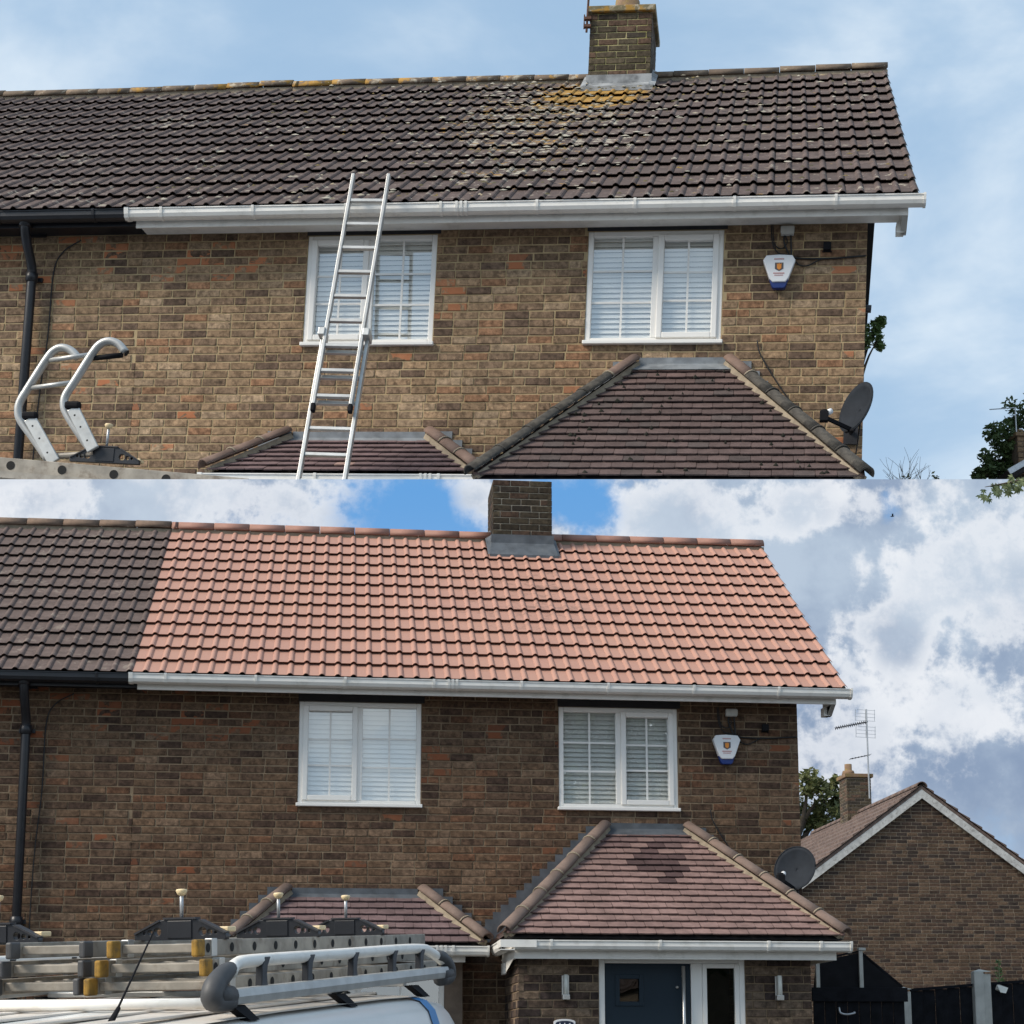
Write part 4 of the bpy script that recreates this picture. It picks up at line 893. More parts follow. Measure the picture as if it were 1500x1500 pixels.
sl = thing('stowed_ladder', 'grey ladder stile with rung holes lying across the upper left foreground', 'ladder', MU @ T(-5.7, -2.5, 1.98))
A, B = Vector((-1.75, -.0, .118)), Vector((1.15, .05, -.098))
ladder_section(sl, A + Vector((0, .2, 0)), (0, 1, 0), B - A, .38, (B - A).length, 'aludull', rung0=.255, sw=.03, sh=.115, pitch=.405, holes=True)
m = MB(); m.bar(A + Vector((0, -.03, -.092)), B + Vector((-.2, -.03, -.07)), .10, .05); m.build('rack_beam', 'aludull', sl)
def ladder_clamp(root, M, w_, hgt, knob_h, logo=True):
    hw = w_ / 2; out = [(-hw, 0), (hw, 0), (hw, .022), (hw * .45, hgt * .92), (hw * .30, hgt), (-hw * .30, hgt), (-hw * .45, hgt * .92), (-hw, .022)]
    holes = []
    for s in (-1, 1):
        for (f, rr) in ((.50, .23), (.66, .16), (.79, .10)): holes.append(circ(s * hw * f, hgt * .40 - (f - .5) * hgt * .22, rr * hgt))
    pl = plate('clamp_plate', out, holes, .03, 'black', root, M, .002)
    m = MB(); m.box(-hw * .27, hw * .27, hgt * .06, hgt * .95, .016, .022); m.v = [tuple(M @ Vector(v)) for v in m.v]; m.build('centre_block', 'black', pl, bevel=.003)
    m = MB(); m.bar((-hw, .026, 0), (-hw * .45, hgt * .95, 0), .05, .008, up=(0, 1, 0)); m.bar((hw, .026, 0), (hw * .45, hgt * .95, 0), .05, .008, up=(0, 1, 0)); m.box(-hw * .36, hw * .36, hgt + .001, hgt + .009, -.025, .025); m.v = [tuple(M @ Vector(v)) for v in m.v]; m.build('top_flange', 'ironwork', pl)
    m = MB(); m.tube([M @ Vector((0, hgt, 0)), M @ Vector((0, hgt + knob_h, 0))], .008 * w_ / .4, 8); m.build('threaded_rod', 'galv', root, True)
    m = MB(); r = .024 * w_ / .4; m.tube([M @ Vector((0, hgt + knob_h - r * .75, 0)), M @ Vector((0, hgt + knob_h - r * .5, 0)), M @ Vector((0, hgt + knob_h + r * .1, 0)), M @ Vector((0, hgt + knob_h + r * .35, 0)), M @ Vector((0, hgt + knob_h + r * .42, 0))], [r * .35, r * .75, r, r * .85, r * .2], 14); m.build('knob', 'knob', root, True)
    m = MB(); m.box(hw * .72, hw * .98, .03, .052, -.10, -.02); m.v = [tuple(M @ Vector(v)) for v in m.v]; m.build('strap_end', 'knob', root, bevel=.005)
cu = thing('ladder_clamp', 'black ladder clamp with pale knob beside the curved hook, upper left', 'ladder clamp', MU @ T(-5.67, -2.44, 2.055))
ladder_clamp(cu, Matrix.Rotation(R(2.5), 4, 'Y') @ WALLM, .54, .115, .17)

# ------------------------------------------------------------------ ground
m = MB(); xs = [-600, -40, 40, 600]; ys = [-600, -40, -16, -6, 29.3]; zv = lambda y: 0. if y > -7 else (-.7 if y < -15 else -.75 * (-6 - y) / 10)
m.add([(x, y, zv(y) - .0) for y in ys for x in xs], [(r * 4 + c, r * 4 + c + 1, r * 4 + c + 5, r * 4 + c + 4) for r in range(4) for c in range(3)])
struct(m.build('ground', 'ground')); 
m = MB(); m.box(-60, 90, 31.6, 140, -2, 9.4); struct(m.build('raised_ground', 'paving'))

# ------------------------------------------------------------------ sky of the lower place: a tall sheet behind its garden
def sky_sheet():
    m, t, p = new_mat('lower sky'); t.n.remove(p); tc = t.add('ShaderNodeTexCoord'); P = tc.outputs['Object']
    K = 1 / (2 ** EXPO)
    col = lambda r, g, b: tuple((v / 255 / 12.92 if v < 10 else ((v / 255 + .055) / 1.055) ** 2.4) * K for v in (r, g, b))
    def px(x, y): return ((x - 750) * .0194, 17.76 - (y - 702) * .0200)
    def shifted(v):
        o = t.add('ShaderNodeVectorMath', operation='ADD'); t.link(P, o.inputs[0]); o.inputs[1].default_value = v; return o.outputs[0]
    def spot(f, x, y, rx, ry, amt):
        c = px(x, y); return t.math('ADD', f, t.math('MULTIPLY', t.blob(P, c[0], c[1], rx * .0194, ry * .02), amt))
    def billow(vec, sc): return t.math('ABSOLUTE', t.math('SUBTRACT', t.noise(vec, sc, 7, .60), .5))
    warp = t.noise(P, .9, 5, .6)
    fine = t.math('ADD', t.math('ADD', t.math('MULTIPLY', billow(P, .40), -.50), t.math('MULTIPLY', billow(P, 1.1), -.30)), t.math('MULTIPLY', warp, .22))
    # how much cloud there is at all
    cover = t.math('ADD', t.math('MULTIPLY', t.noise(P, .2, 4, .5), .55), fine)
    for q in ((610, 765, 170, 110, -.30), (845, 745, 100, 95, -.34), (690, 735, 75, 50, .20), (808, 790, 60, 60, .28), (1312, 742, 46, 62, -.24), (150, 720, 460, 150, .25), (1300, 930, 620, 460, .42), (1060, 770, 260, 130, .12), (1240, 1100, 110, 90, -.10)): cover = spot(cover, *q)
    cl_ = t.ramp(cover, .19, .46)
    # two banks of cumulus, each bright along its crisp upper edge and grey inside
    body = t.mix(t.ramp(t.math('ADD', t.noise(P, .17, 6, .55), t.math('MULTIPLY', fine, .6)), .36, .68), col(140, 159, 187), col(186, 202, 220))
    cc = body
    for off, pts in (((3.1, 0, 5.2), ((1010, 770, 190, 110, .22), (1200, 745, 130, 80, .20), (200, 735, 480, 120, .25), (690, 735, 90, 60, .17), (815, 780, 70, 60, .17))), ((-7.3, 0, 1.4), ((1440, 820, 190, 130, .15), (1310, 935, 80, 75, .18), (1470, 1060, 120, 90, .08)))):
        v = t.math('ADD', t.math('MULTIPLY', t.noise(shifted(off), .17, 3, .5), .8), fine)
        for q in pts: v = spot(v, *q)
        lit = t.ramp(v, .495, .60); fade = t.ramp(v, .56, .74, .78, .12)
        cc = t.mix(t.math('MULTIPLY', lit, fade), cc, col(240, 243, 248)); 
    sep = t.add('ShaderNodeSeparateXYZ'); t.link(P, sep.inputs[0])
    blue = t.mix(t.ramp(sep.outputs['Z'], 8, 18), col(165, 196, 228), col(104, 164, 224))
    c = t.mix(cl_, blue, cc)
    em = t.add('ShaderNodeEmission'); t.link(c, em.inputs[0]); em.inputs[1].default_value = 1.0
    t.link(em.outputs[0], t.n['Material Output'].inputs[0]); return m
DS = 47.0; ztop = 1.5 + DS * math.tan(PITCH + math.atan((1101 - 702) / FPX))
m = MB(); m.add([(-60, 0, -2), (60, 0, -2), (60, 0, ztop), (-60, 0, ztop)], [(0, 1, 2, 3)])
so = m.build('sky', sky_sheet()); struct(so)
fw = Matrix.Rotation(YAW, 3, 'Z') @ Vector((0, 1, 0)); so.location = Vector((CAM.x, CAM.y, 0)) + fw * DS; so.rotation_euler = (0, 0, YAW)

# ------------------------------------------------------------------ house behind, on the right
def gable_house(label, base, apex, hw, zeave, length, detail=True):
    r = thing('gable_house', label, 'house', T(*base)); ax_, az = apex[0] - base[0], apex[2] - base[2]; y0 = apex[1] - base[1]
    sl = (az - (zeave - base[2])) / hw; ez = zeave - base[2]
    mo = mortar_mat('gable', (.26, .205, .145), (.36, .29, .21)); m = MB()
    pent = [(ax_ - hw + .12, 0), (ax_ + hw - .12, 0), (ax_ + hw - .12, ez), (ax_, az - .18), (ax_ - hw + .12, ez)]
    m.add([(x, y0 + .006, z) for x, z in pent] + [(x, y0 + length, z) for x, z in pent], [(0, 1, 2, 3, 4), (5, 6, 7, 8, 9)] + [(k, (k + 1) % 5, (k + 1) % 5 + 5, k + 5) for k in range(5)]); wl = m.build('wall', mo, r)
    if detail:
        lay = brick_layout(ax_ - hw + .12, ax_ + hw - .12, 0., az, [], 71, .03, clip=lambda x, z: z < az - .22 - abs(x - ax_) * sl)
        rng = random.Random(6); pal = [(.088, .054, .037), (.072, .046, .034), (.108, .069, .045), (.125, .081, .053), (.054, .038, .031)]
        lay = [(x, z, w_, jit(rng, rng.choice(pal)), v) for x, z, w_, c, v in lay]
        lay_bricks(lay, wl, (None, tinted('gable brick', 'mesh')), lambda b: 0, 0, M=T(0, y0, 0))
    rf = MB(); d = .05
    sec = [(ax_ - hw - .1, ez - .06), (ax_, az), (ax_ + hw + .1, ez - .06), (ax_ + hw + .1, ez - .12), (ax_, az - .07), (ax_ - hw - .1, ez - .12)]
    rf.add([(x, y, z) for y in (y0 - .09, y0 + length) for x, z in sec], [(k, (k + 1) % 6, (k + 1) % 6 + 6, k + 6) for k in range(6)] + [(0, 1, 2, 3, 4, 5), (6, 7, 8, 9, 10, 11)]); ro = rf.build('roof', 'neighroof', r)
    # courses of tiles
    m = MB(); L = math.hypot(hw + .1, az - ez + .06); n = int(L / .30)
    for s in (-1, 1):
        for k in range(n):
            f0, f1 = k / n, (k + 1.08) / n; xa, za = ax_ + s * (hw + .1) * (1 - f0), ez - .06 + (az - ez + .06) * f0; xb, zb_ = ax_ + s * (hw + .1) * max(0, 1 - f1), ez - .06 + (az - ez + .06) * min(1, f1)
            y = y0 - .11; rng = random.Random(k + 50 * (s > 0))
            while y < y0 + length:
                j = rng.uniform(0, .012); m.add([(xa, y, za + .065 + j), (xa, y + .29, za + .065 + j), (xb, y + .29, zb_ + .02), (xb, y, zb_ + .02), (xa, y, za + .02), (xa, y + .29, za + .02)], [(0, 1, 2, 3), (0, 4, 5, 1)] if s < 0 else [(0, 3, 2, 1), (1, 5, 4, 0)]); m.add([(xa, y, za + .065 + j), (xb, y, zb_ + .02), (xa, y, za + .02)], [(0, 1, 2)]); y += .30
    stuff(m.build('tile_courses', 'neighroof', ro))
    hm = half_round(.44, .12, .02, 8, 170).mesh('ridge_tile', MAT['neighroof'], True)
    for k in range(int(length / .45)):
        o = bpy.data.objects.new('ridge_tile', hm); COL.objects.link(o); o.parent = ro; o.location = (ax_, y0 - .12 + k * .45, az - .035)
    m = MB()
    for s in (-1, 1):
        m.extrude([(0, 0), (.03, 0), (.03, -.19), (0, -.19)], (ax_, y0 - .085, az - .075), (ax_ + s * (hw + .1), y0 - .085, ez - .135), (0, 1, 0), (0, 0, 1))
    m.build('barge_board', 'oldbarge', r)
    return r
gh = gable_house('brick gable house with white barge boards behind the black gate', (7.65, 18, 0), (7.65, 18, 6.98), 3.7, 4.24, 8.5)
gm = MAT['gm'] = mortar_mat('gable stack', (.22, .18, .14), (.30, .25, .2)); gb = (tinted('gable stack brick', 'object'), tinted('gable stack brick field', 'mesh'))
ch = chimney(gh, 7.31 - 7.65, 7.89 - 7.65, 4.0, 4.6, 6.5, 7.80, gb, gm, None, 0, 91)
m = MB(); m.box(-.39, .29, 3.95, 4.65, 7.802, 7.89); m.build('chimney_cap', 'terracotta', ch, bevel=.01)
m = MB(); m.tube([(-.20, 4.3, 7.89), (-.20, 4.3, 8.0), (-.20, 4.3, 8.01), (-.20, 4.3, 8.16)], [.16, .13, .085, .085], 14); m.build('chimney_pot', 'terracotta', ch, True)
m = MB(); m.box(-.36, .26, 3.985, 3.999, 6.42, 6.68); 
for k in range(4): m.box(.242, .256, 4.0 + k * .15, 4.15 + k * .15, 6.55 + .09 * k, 6.80 + .09 * k); m.box(-.10 + k * .09, -.01 + k * .09, 3.983, 3.998, 6.68, 6.80 + .07 * k)
m.build('flashing', 'leadold', ch)
ae = thing('television_aerial', 'television aerial on the chimney of the gable house', 'aerial', T(7.82, 21.93, 7.3))
m = MB(); m.tube([(0, 0, 0), (0, 0, 2.12)], .02, 8); m.build('mast', 'galv', ae)
m = MB(); a, b = Vector((-.78, -.05, 1.64)), Vector((.03, 0, 1.82)); m.bar(a, b, .02, .02)
for k in range(15): c = a.lerp(b, .02 + k * .065); m.bar(c + Vector((0, -.10, -.03)), c + Vector((0, .10, .03)), .008, .008); m.bar(c + Vector((-.012, 0, -.045)), c + Vector((.012, 0, .045)), .022, .012)
m.build('boom', 'ironwork', ae)
for z0_ in (1.86, 1.46):
    m = MB()
    for k in range(4): zz = z0_ + k * .085; m.bar((-.27 + .02 * k, .03, zz), (.22 - .0 * k, .03, zz - .02), .007, .007)
    for x in (-.26, -.02, .20): m.bar((x, .03, z0_ - .01), (x + .01, .03, z0_ + .26), .009, .009)
    m.build('reflector_grid', 'galv', ae)
m = MB(); m.bar((-.44, -.02, .92), (.05, 0, 1.03), .018, .018)
for k in range(7): c = Vector((-.42, -.02, .925)).lerp(Vector((.04, 0, 1.03)), k / 6); m.bar(c + Vector((0, -.14, 0)), c + Vector((0, .14, 0)), .007, .007)
m.build('lower_boom', 'ironwork', ae)

# ------------------------------------------------------------------ side gate and fence
gt = thing('side_gate', 'black boarded side gate with grey posts beside the porch', 'gate', T(.2, .6, 0))
for k in range(8):
    m = MB(); m.box(.05 + k * .118, .05 + k * .118 + .112, .0, .022, .05, 2.12 + .0); m.build('board', 'fence', gt, bevel=.003)
m = MB(); m.box(.03, 1.02, -.025, -.001, 1.99, 2.13); m.build('top_rail', 'fence', gt, bevel=.004); m = MB(); m.box(.03, 1.02, -.025, -.001, .3, .42); m.build('bottom_rail', 'fence', gt, bevel=.004)
m = MB(); m.add([(.07, .03, 2.13), (.98, .03, 2.13), (.56, .03, 2.485), (.10, .03, 2.385), (.07, .055, 2.13), (.98, .055, 2.13), (.56, .055, 2.485), (.10, .055, 2.385)], [(0, 1, 2, 3), (7, 6, 5, 4), (0, 4, 5, 1), (1, 5, 6, 2), (2, 6, 7, 3), (3, 7, 4, 0)]); m.build('shade_panel', 'blackmatt', gt)
for x, z in ((.105, 2.39), (.555, 2.50)):
    m = MB(); m.box(x - .02, x + .02, .0, .029, 2.05, z); p_ = m.build('gate_post', 'concrete', gt, bevel=.004); m = MB(); m.box(x - .025, x + .05, -.012, .05, z + .001, z + .03); m.build('post_cap', 'concrete', p_, bevel=.006)
m = MB(); m.bar((.56, .045, 2.49), (.985, .045, 2.14), .03, .025); m.bar((.06, .045, 2.40), (.555, .045, 2.495), .03, .02); m.build('brace', 'fence', gt)
m = MB(); m.tube(arc([(.30, -.03, 1.93), (.31, -.05, 1.875), (.38, -.055, 1.862), (.45, -.05, 1.875), (.455, -.03, 1.885)], 4), .011, 8); m.build('handle', 'galv', gt, True)
def fence_bay(x0, x1, z0, z1, y, label):
    f = thing('garden_fence', label, 'fence', T(x0, y, 0), 'fence panels behind the side gate'); n = int((x1 - x0) / .12)
    for k in range(n):
        a = (x1 - x0) * k / n; b = (x1 - x0) * (k + 1) / n - .006; z = z0 + (z1 - z0) * (k + .5) / n; m = MB(); yy = .008 * (k % 2); m.box(a, b, yy, yy + .018, .05, z - .02); m.build('board', 'fence', f)
    m = MB(); m.bar((0, .01, z0 - .005), (x1 - x0, .01, z1 - .005), .05, .03); m.build('cap_rail', 'fence', f)
fence_bay(1.57, 2.25, 2.145, 2.20, 1.5, 'black boarded fence panel between the two concrete posts'); fence_bay(2.46, 4.4, 2.215, 2.36, 1.5, 'black boarded fence panel at the right edge, with the floodlight')
for x0, x1, z, lb in ((1.445, 1.565, 2.145, 'short pale concrete fence post next to the side gate'), (2.256, 2.452, 2.335, 'tall pale concrete fence post between the fence panels')):
    p_ = thing('fence_post', lb, 'post', T((x0 + x1) / 2, 1.5, 0), 'concrete fence posts'); h = (x1 - x0) / 2; m = MB(); m.box(-h, h * .1, -.05, .05, 0, z); m.box(h * .1 + .001, h, -.02, .05, 0, z - .02); m.build('shaft', 'concrete', p_, bevel=.008); m = MB(); m.add([(-h, -.05, z + .001), (h, -.05, z + .001), (h, .05, z + .001), (-h, .05, z + .001), (-.2 * h, 0, z + .03)], [(0, 1, 4), (1, 2, 4), (2, 3, 4), (3, 0, 4), (0, 3, 2, 1)]); m.build('post_cap', 'concrete', p_)
fl_ = thing('floodlight', 'small pale floodlight fixed on the black fence', 'floodlight', T(2.545, 1.44, 2.165)); m = MB(); m.box(-.05, .05, -.04, .02, -.04, .02, M=Matrix.Rotation(R(20), 4, 'Y')); m.build('lamp_body', 'concrete', fl_, bevel=.006); m = MB(); m.add([(-.06, -.045, .03), (.06, -.045, .0), (.03, -.05, -.06), (-.03, -.05, -.05)], [(0, 1, 2, 3)]); m.build('lamp_face', 'lampglass', fl_)

# ------------------------------------------------------------------ vegetation
def leaf_quads(rng, m, c, rad, n, size, flat=1.0):
    for _ in range(n):
        v = Vector((rng.gauss(0, 1), rng.gauss(0, 1), rng.gauss(0, 1))); v = v.normalized() * rad * rng.random() ** .45; v.z *= flat
        p = c + v; s = size * rng.uniform(.6, 1.3); a = Vector((rng.gauss(0, 1), rng.gauss(0, 1), rng.gauss(0, .7))).normalized(); b = a.orthogonal().normalized(); b = (Matrix.Rotation(rng.uniform(0, 6.28), 3, a) @ b)
        m.add([p - a * s, p + b * s * .45 - a * s * .1, p + a * s, p - b * s * .45 - a * s * .1], [(0, 1, 2, 3)])
def tree(label, base, trunk_top, clumps, leaf, n, size, mat, name='tree', trunk_r=.25, seed=1, group=None, limbs=True):
    rng = random.Random(seed); base = Vector(base); t = thing(name, label, 'tree', T(*base), group); tt = Vector(trunk_top) - base
    m = MB(); m.tube(arc([Vector((0, 0, 0)), tt * .5 + Vector((rng.uniform(-.1, .1), 0, 0)), tt], 4), [trunk_r * (1 - .45 * k / 8) for k in range(9)], 10); tr = m.build('trunk', 'bark', t, True)
    for (c, r) in clumps:
        c = Vector(c) - base
        if limbs: m = MB(); mid = tt.lerp(c, .5) + Vector((rng.uniform(-.2, .2), rng.uniform(-.2, .2), rng.uniform(-.1, .25))); q = arc([tt * .92, mid, c + (c - mid) * .2], 4); m.tube(q, [trunk_r * .45 * (1 - .85 * k / (len(q) - 1)) for k in range(len(q))], 7); m.build('limb', 'bark', t, True)
    m = MB()
    for (c, r) in clumps:
        c = Vector(c) - base
        for _ in range(max(3, n // 40)):
            v = Vector((rng.gauss(0, 1), rng.gauss(0, 1), rng.gauss(0, 1))).normalized() * r * rng.uniform(.3, 1.0); leaf_quads(rng, m, c + v, r * .38, 40, size)
    stuff(m.build('crown', mat, t)); return t
rng = random.Random(5)
# oak beyond the lower house
cl_ = [((8.15, 27, 8.1), .55), ((8.45, 27.2, 7.7), .5), ((7.75, 26.8, 8.45), .5), ((7.6, 27.3, 7.75), .55), ((8.0, 27, 7.35), .35), ((7.0, 27, 8.2), .8), ((6.6, 27, 7.4), .8), ((8.55, 27.2, 8.35), .35)]
tree('oak with olive leaves behind the corner of the lower house', (6.9, 27.2, 0), (7.2, 27.1, 6.6), cl_, 0, 420, .085, 'leafoak', 'oak_tree', .24, 3)
# tree right of the frame whose branch hangs into view
t = thing('overhanging_tree', 'leafy branch tip hanging in at the right edge, over the cloudy sky', 'tree', T(8.6, 6.2, 0))
m = MB(); m.tube(arc([(0, 0, 0), (-.1, 0, 4), (-.2, -.1, 8), (-.25, -.1, 11)], 5), [.3 - .012 * k for k in range(16)], 10); m.build('trunk', 'bark', t, True)
m = MB(); m.tube(arc([(-.2, -.1, 8.2), (-1.6, -.15, 9.4), (-2.9, -.2, 9.68), (-3.55, -.2, 9.48), (-4.1, -.2, 9.36)], 5), [.09 - .0043 * k for k in range(21)], 8); m.build('limb', 'bark', t, True)
m = MB(); rng = random.Random(3)
def palm_leaf(m, p, d, s, rng):
    side = d.cross(Vector((rng.uniform(-.4, .4), 1, rng.uniform(-.3, .3)))).normalized()
    for k in (-2, -1, 0, 1, 2):
        e = (d * math.cos(k * .62) + side * math.sin(k * .62)).normalized(); L = s * (1 - .14 * abs(k)); pr = e.cross(Vector((0, 1, .2))).normalized() * L * .17
        m.add([p, p + e * L * .45 + pr, p + e * L, p + e * L * .45 - pr], [(0, 1, 2, 3)])
for k in range(60):
    f = rng.random(); q = Vector((-3.05, -.2, 9.66)).lerp(Vector((-4.12, -.2, 9.35)), f) + Vector((rng.uniform(-.08, .08), rng.uniform(-.2, .2), rng.uniform(-.10, .05) - .04))
    palm_leaf(m, q, Vector((rng.uniform(-1, .6), rng.uniform(-.4, .4), rng.uniform(-1.0, .0))).normalized(), rng.uniform(.07, .13), rng)
stuff(m.build('branch_leaves', 'leafpale', t))
m = MB(); 
for _ in range(45): leaf_quads(rng, m, Vector((rng.uniform(-2.2, 2.5), rng.uniform(-2, 2), 11.2 + rng.uniform(-1.6, 2.4))), .7, 40, .11)
stuff(m.build('crown', 'leaf', t))
# upper right: tree, roof, chimney and aerial
cl_ = [((21.6, 46, 25.6), .75), ((22.6, 46.5, 26.6), .9), ((21.3, 46, 24.6), .75), ((22.3, 46, 25.2), .8), ((23.6, 46.3, 25.9), 1.1), ((23.2, 46, 27.0), .8), ((20.9, 46, 24.0), .5), ((22.0, 46, 24.2), .7)]
tree('bushy tree behind the dark eave at the upper right edge', (22.6, 46.6, 9.4), (22.5, 46.5, 24.2), cl_, 0, 620, .12, 'leafdark', 'bushy_tree', .35, 8)
eh = thing('far_house', 'far house with dark eave at the right edge of the upper picture', 'house', T(24.5, 44.0, 9.4))
m = MB(); a, b = Vector((-3.6, 0, 14.1)), Vector((.5, 0, 16.55)); dd = (b - a).normalized(); uu = Vector((-dd.z, 0, dd.x)); m.extrude([(0, 0), (0, -.30), (4.0, -.30), (4.0, 0)], a, b, (0, 1, 0), uu); m.build('roof', 'underlay', eh)
m = MB(); m.extrude([(-.06, .02), (-.06, -.20), (-.001, -.20), (-.001, .02)], a, b, (0, 1, 0), uu); m.build('barge_board', 'galv', eh)
m = MB(); m.box(-2.5, 3, .3, 4, 0, 14.2); m.build('wall', 'brickback', eh)
m = MB(); m.box(-2.62, -1.9, 1.2, 2.0, 14.4, 15.95); c_ = m.build('chimney', 'brickback', eh); lay = brick_layout(0, .72 / 3, 0, .5, [], 3, 0)
lay_bricks([(x, z, w_, (.23, .15, .09), v) for x, z, w_, c, v in lay], c_, (None, tinted('far stack brick', 'mesh')), lambda b_: 0, 0, M=T(-2.62, 1.17, 14.4) @ Matrix.Scale(3, 4))
m = MB(); m.box(-2.7, -1.82, 1.1, 2.1, 15.951, 16.1); m.tube([(-2.35, 1.6, 16.1), (-2.35, 1.6, 16.35)], .16, 12); m.build('chimney_pot', 'terracotta', c_)
fa = thing('television_aerial', 'thin television aerial above the bushy tree at upper right', 'aerial', T(21.95, 45.4, 25.0)); m = MB(); m.tube([(0, 0, 0), (0, 0, 1.62)], .03, 8); m.build('mast', 'galv', fa); m = MB(); m.tube([(-1.05, 0, 1.50), (.05, 0, 1.62)], .022, 8); m.build('boom', 'galv', fa)
am = thing('aerial_mast', 'rusty iron aerial mast strapped to the left of the upper chimney', 'aerial mast', MU @ T(-2.965, 3.92, 8.90))
m = MB(); m.tube([(0, 0, -.05), (.02, 0, .9)], .013, 8); m.build('mast', 'rust', am)
for z in (.02, .11): m = MB(); m.box(-.03, .05, -.025, .025, z - .015, z + .015); m.tube([(-.03, 0, z - .03), (-.03, 0, z + .05)], .008, 6); m.build('strap_bracket', 'rust', am)
# shrub and stack beyond the upper house corner
tree('green branch showing beside the corner of the upper house', (15.2, 47, 9.4), (15.6, 46.6, 27.5), [((16.55, 46, 29.9), .55), ((16.2, 46, 29.6), .55), ((16.62, 46, 29.4), .42), ((15.4, 46.3, 29.6), .9), ((16.75, 46, 30.25), .28)], 0, 260, .11, 'leaf', 'slender_tree', .2, 12)
tw = thing('bare_shrub', 'bare twiggy shrub low beside the upper house corner', 'shrub', T(17.1, 46, 22.2)); rng = random.Random(11)
def twig(m, p, d, L, r, depth):
    q = p + d * L; m.tube([p, p.lerp(q, .5) + Vector((rng.uniform(-.05, .05), 0, 0)) * L, q], [r, r * .8, r * .6], 5)
    if depth:
        for k in range(3): twig(m, p.lerp(q, rng.uniform(.45, 1)), (d + Vector((rng.uniform(-.9, .9), rng.uniform(-.5, .5), rng.uniform(-.25, .35)))).normalized(), L * rng.uniform(.5, .75), r * .6, depth - 1)
m = MB()
for k in range(6): twig(m, Vector((rng.uniform(-.2, 1.0), 0, 0)), Vector((rng.uniform(-.35, .8), rng.uniform(-.3, .3), 1)).normalized(), rng.uniform(1.0, 1.7), .022, 2)
m.build('twigs', 'twig', tw); m = MB()
for _ in range(9): leaf_quads(rng, m, Vector((rng.uniform(.3, 1.9), 0, 1.3 + rng.uniform(-.1, .45))), .22, 10, .10)
stuff(m.build('leaves', 'leafoak', tw))
# sprig above the fence
sp = thing('fence_sprig', 'green sprig growing above the black fence', 'plant', T(2.575, 1.56, 2.05)); m = MB(); m.tube([(0, 0, 0), (.005, 0, .40)], .006, 6); m.build('stem', 'leafpale', sp); m = MB(); rng = random.Random(2)
for k in range(34):
    f = rng.random(); p = Vector((0, 0, .14 + .27 * f)); d = Vector((rng.uniform(-1, 1), rng.uniform(-.6, .6), rng.uniform(.1, .7))).normalized(); L = .075 * (1.1 - .6 * f); s = d.orthogonal().normalized() * .012; m.add([p, p + d * L * .5 + s, p + d * L, p + d * L * .5 - s], [(0, 1, 2, 3)])
m.build('leaves', 'leaf', sp)
# street trees behind the viewer, seen only as reflections in the panes
for k, (x, y, lb) in enumerate(((4.2, -31, 'street tree reflected in the right-hand upstairs window'), (11.0, -33, 'street tree across the road, right of the reflected one'))):
    rr = random.Random(60 + k); cs = [((x + rr.uniform(-2.2, 2.2), y + rr.uniform(-2, 2), 8.2 + rr.uniform(-3.2, 3.0)), rr.uniform(1.2, 1.8)) for _ in range(22)]
    tree(lb, (x, y, -.7), (x, y, 5.5), cs, 0, 1500, .2, 'leafdark', 'street_tree', .4, 60 + k, 'street trees across the road')
gable_house('gabled house across the road, reflected in the glass beside the front door', (9.5, -47, -.7), (9.5, -47, 6.6), 4.2, 3.6, 8., False)
gable_house('second gabled house across the road, left of the reflected one', (-8.5, -47, -.7), (-8.5, -47, 6.4), 4.2, 3.5, 8., False)
# bird
bd = thing('bird', 'tiny dark bird flying in the cloudy sky', 'bird', T(9.70, 25, 15.19) @ Matrix.Scale(.5, 4)); m = MB()
m.tube([(-.10, 0, -.02), (-.05, 0, -.01), (.02, 0, .0), (.09, 0, .02), (.12, 0, .03)], [.004, .022, .032, .022, .006], 10); m.build('body', 'blackmatt', bd, True)
for s in (-1, 1): m = MB(); m.add([(.05, 0, .01), (-.02, 0, .0), (-.10, s * .26, .06), (.0, s * .22, .07)], [(0, 1, 2, 3)]); m.build('wing', 'blackmatt', bd)

# ------------------------------------------------------------------ van with roof rack and ladders, lower left
vu = Vector((.369, .926, .073)).normalized(); vw = vu.cross(Vector((0, 0, 1))).normalized(); vn = vw.cross(vu); VS = 1.1
VO = CAM + (Vector((-5.098, -9.273, 1.902)) - CAM) * VS
MV = Matrix((vw, vu, vn)).transposed().to_4x4(); MV.translation = VO
MV = MV @ Matrix.Scale(VS, 4)      # van axes: x right, y away, z up
def VT(x, y, z): return MV @ T(x, y, z)
van = thing('work_van', 'white van with cream roof carrying ladders, bottom left', 'van', VT(-.42, 0, -1.9))
def VB(x, y, z): return Vector((x + .42, y, z + 1.9))
rows = [(-2.6, .60, -.55, 1.0), (-2.45, .84, -.32, 1.0), (-1.6, .88, -.268, 1.0), (0, .90, -.248, 1.0), (1.2, .90, -.252, 1.0), (1.75, .89, -.262, 1.0), (2.0, .875, -.285, 1.0), (2.16, .85, -.34, 1.0), (2.27, .83, -.45, 1.0), (2.33, .82, -.75, 1.0), (2.36, .82, -1.0, 1.0)]
def section(y, hw, zt):
    q = []
    for (fx, dz) in ((-1.06, -1.5), (-1.07, -.9), (-1.03, -.45), (-.985, -.17), (-.95, -.075), (-.90, -.028), (-.80, -.005), (-.4, .008), (0, .012), (.4, .008), (.80, -.005), (.90, -.028), (.95, -.075), (.985, -.17), (1.03, -.45), (1.07, -.9), (1.06, -1.5)):
        q.append((fx * hw - .42, y, max(zt + dz, -1.62)))
    return q
m = MB(); ns = 17; vs = [VB(*p) for r in rows for p in section(r[0], r[1], r[2])]
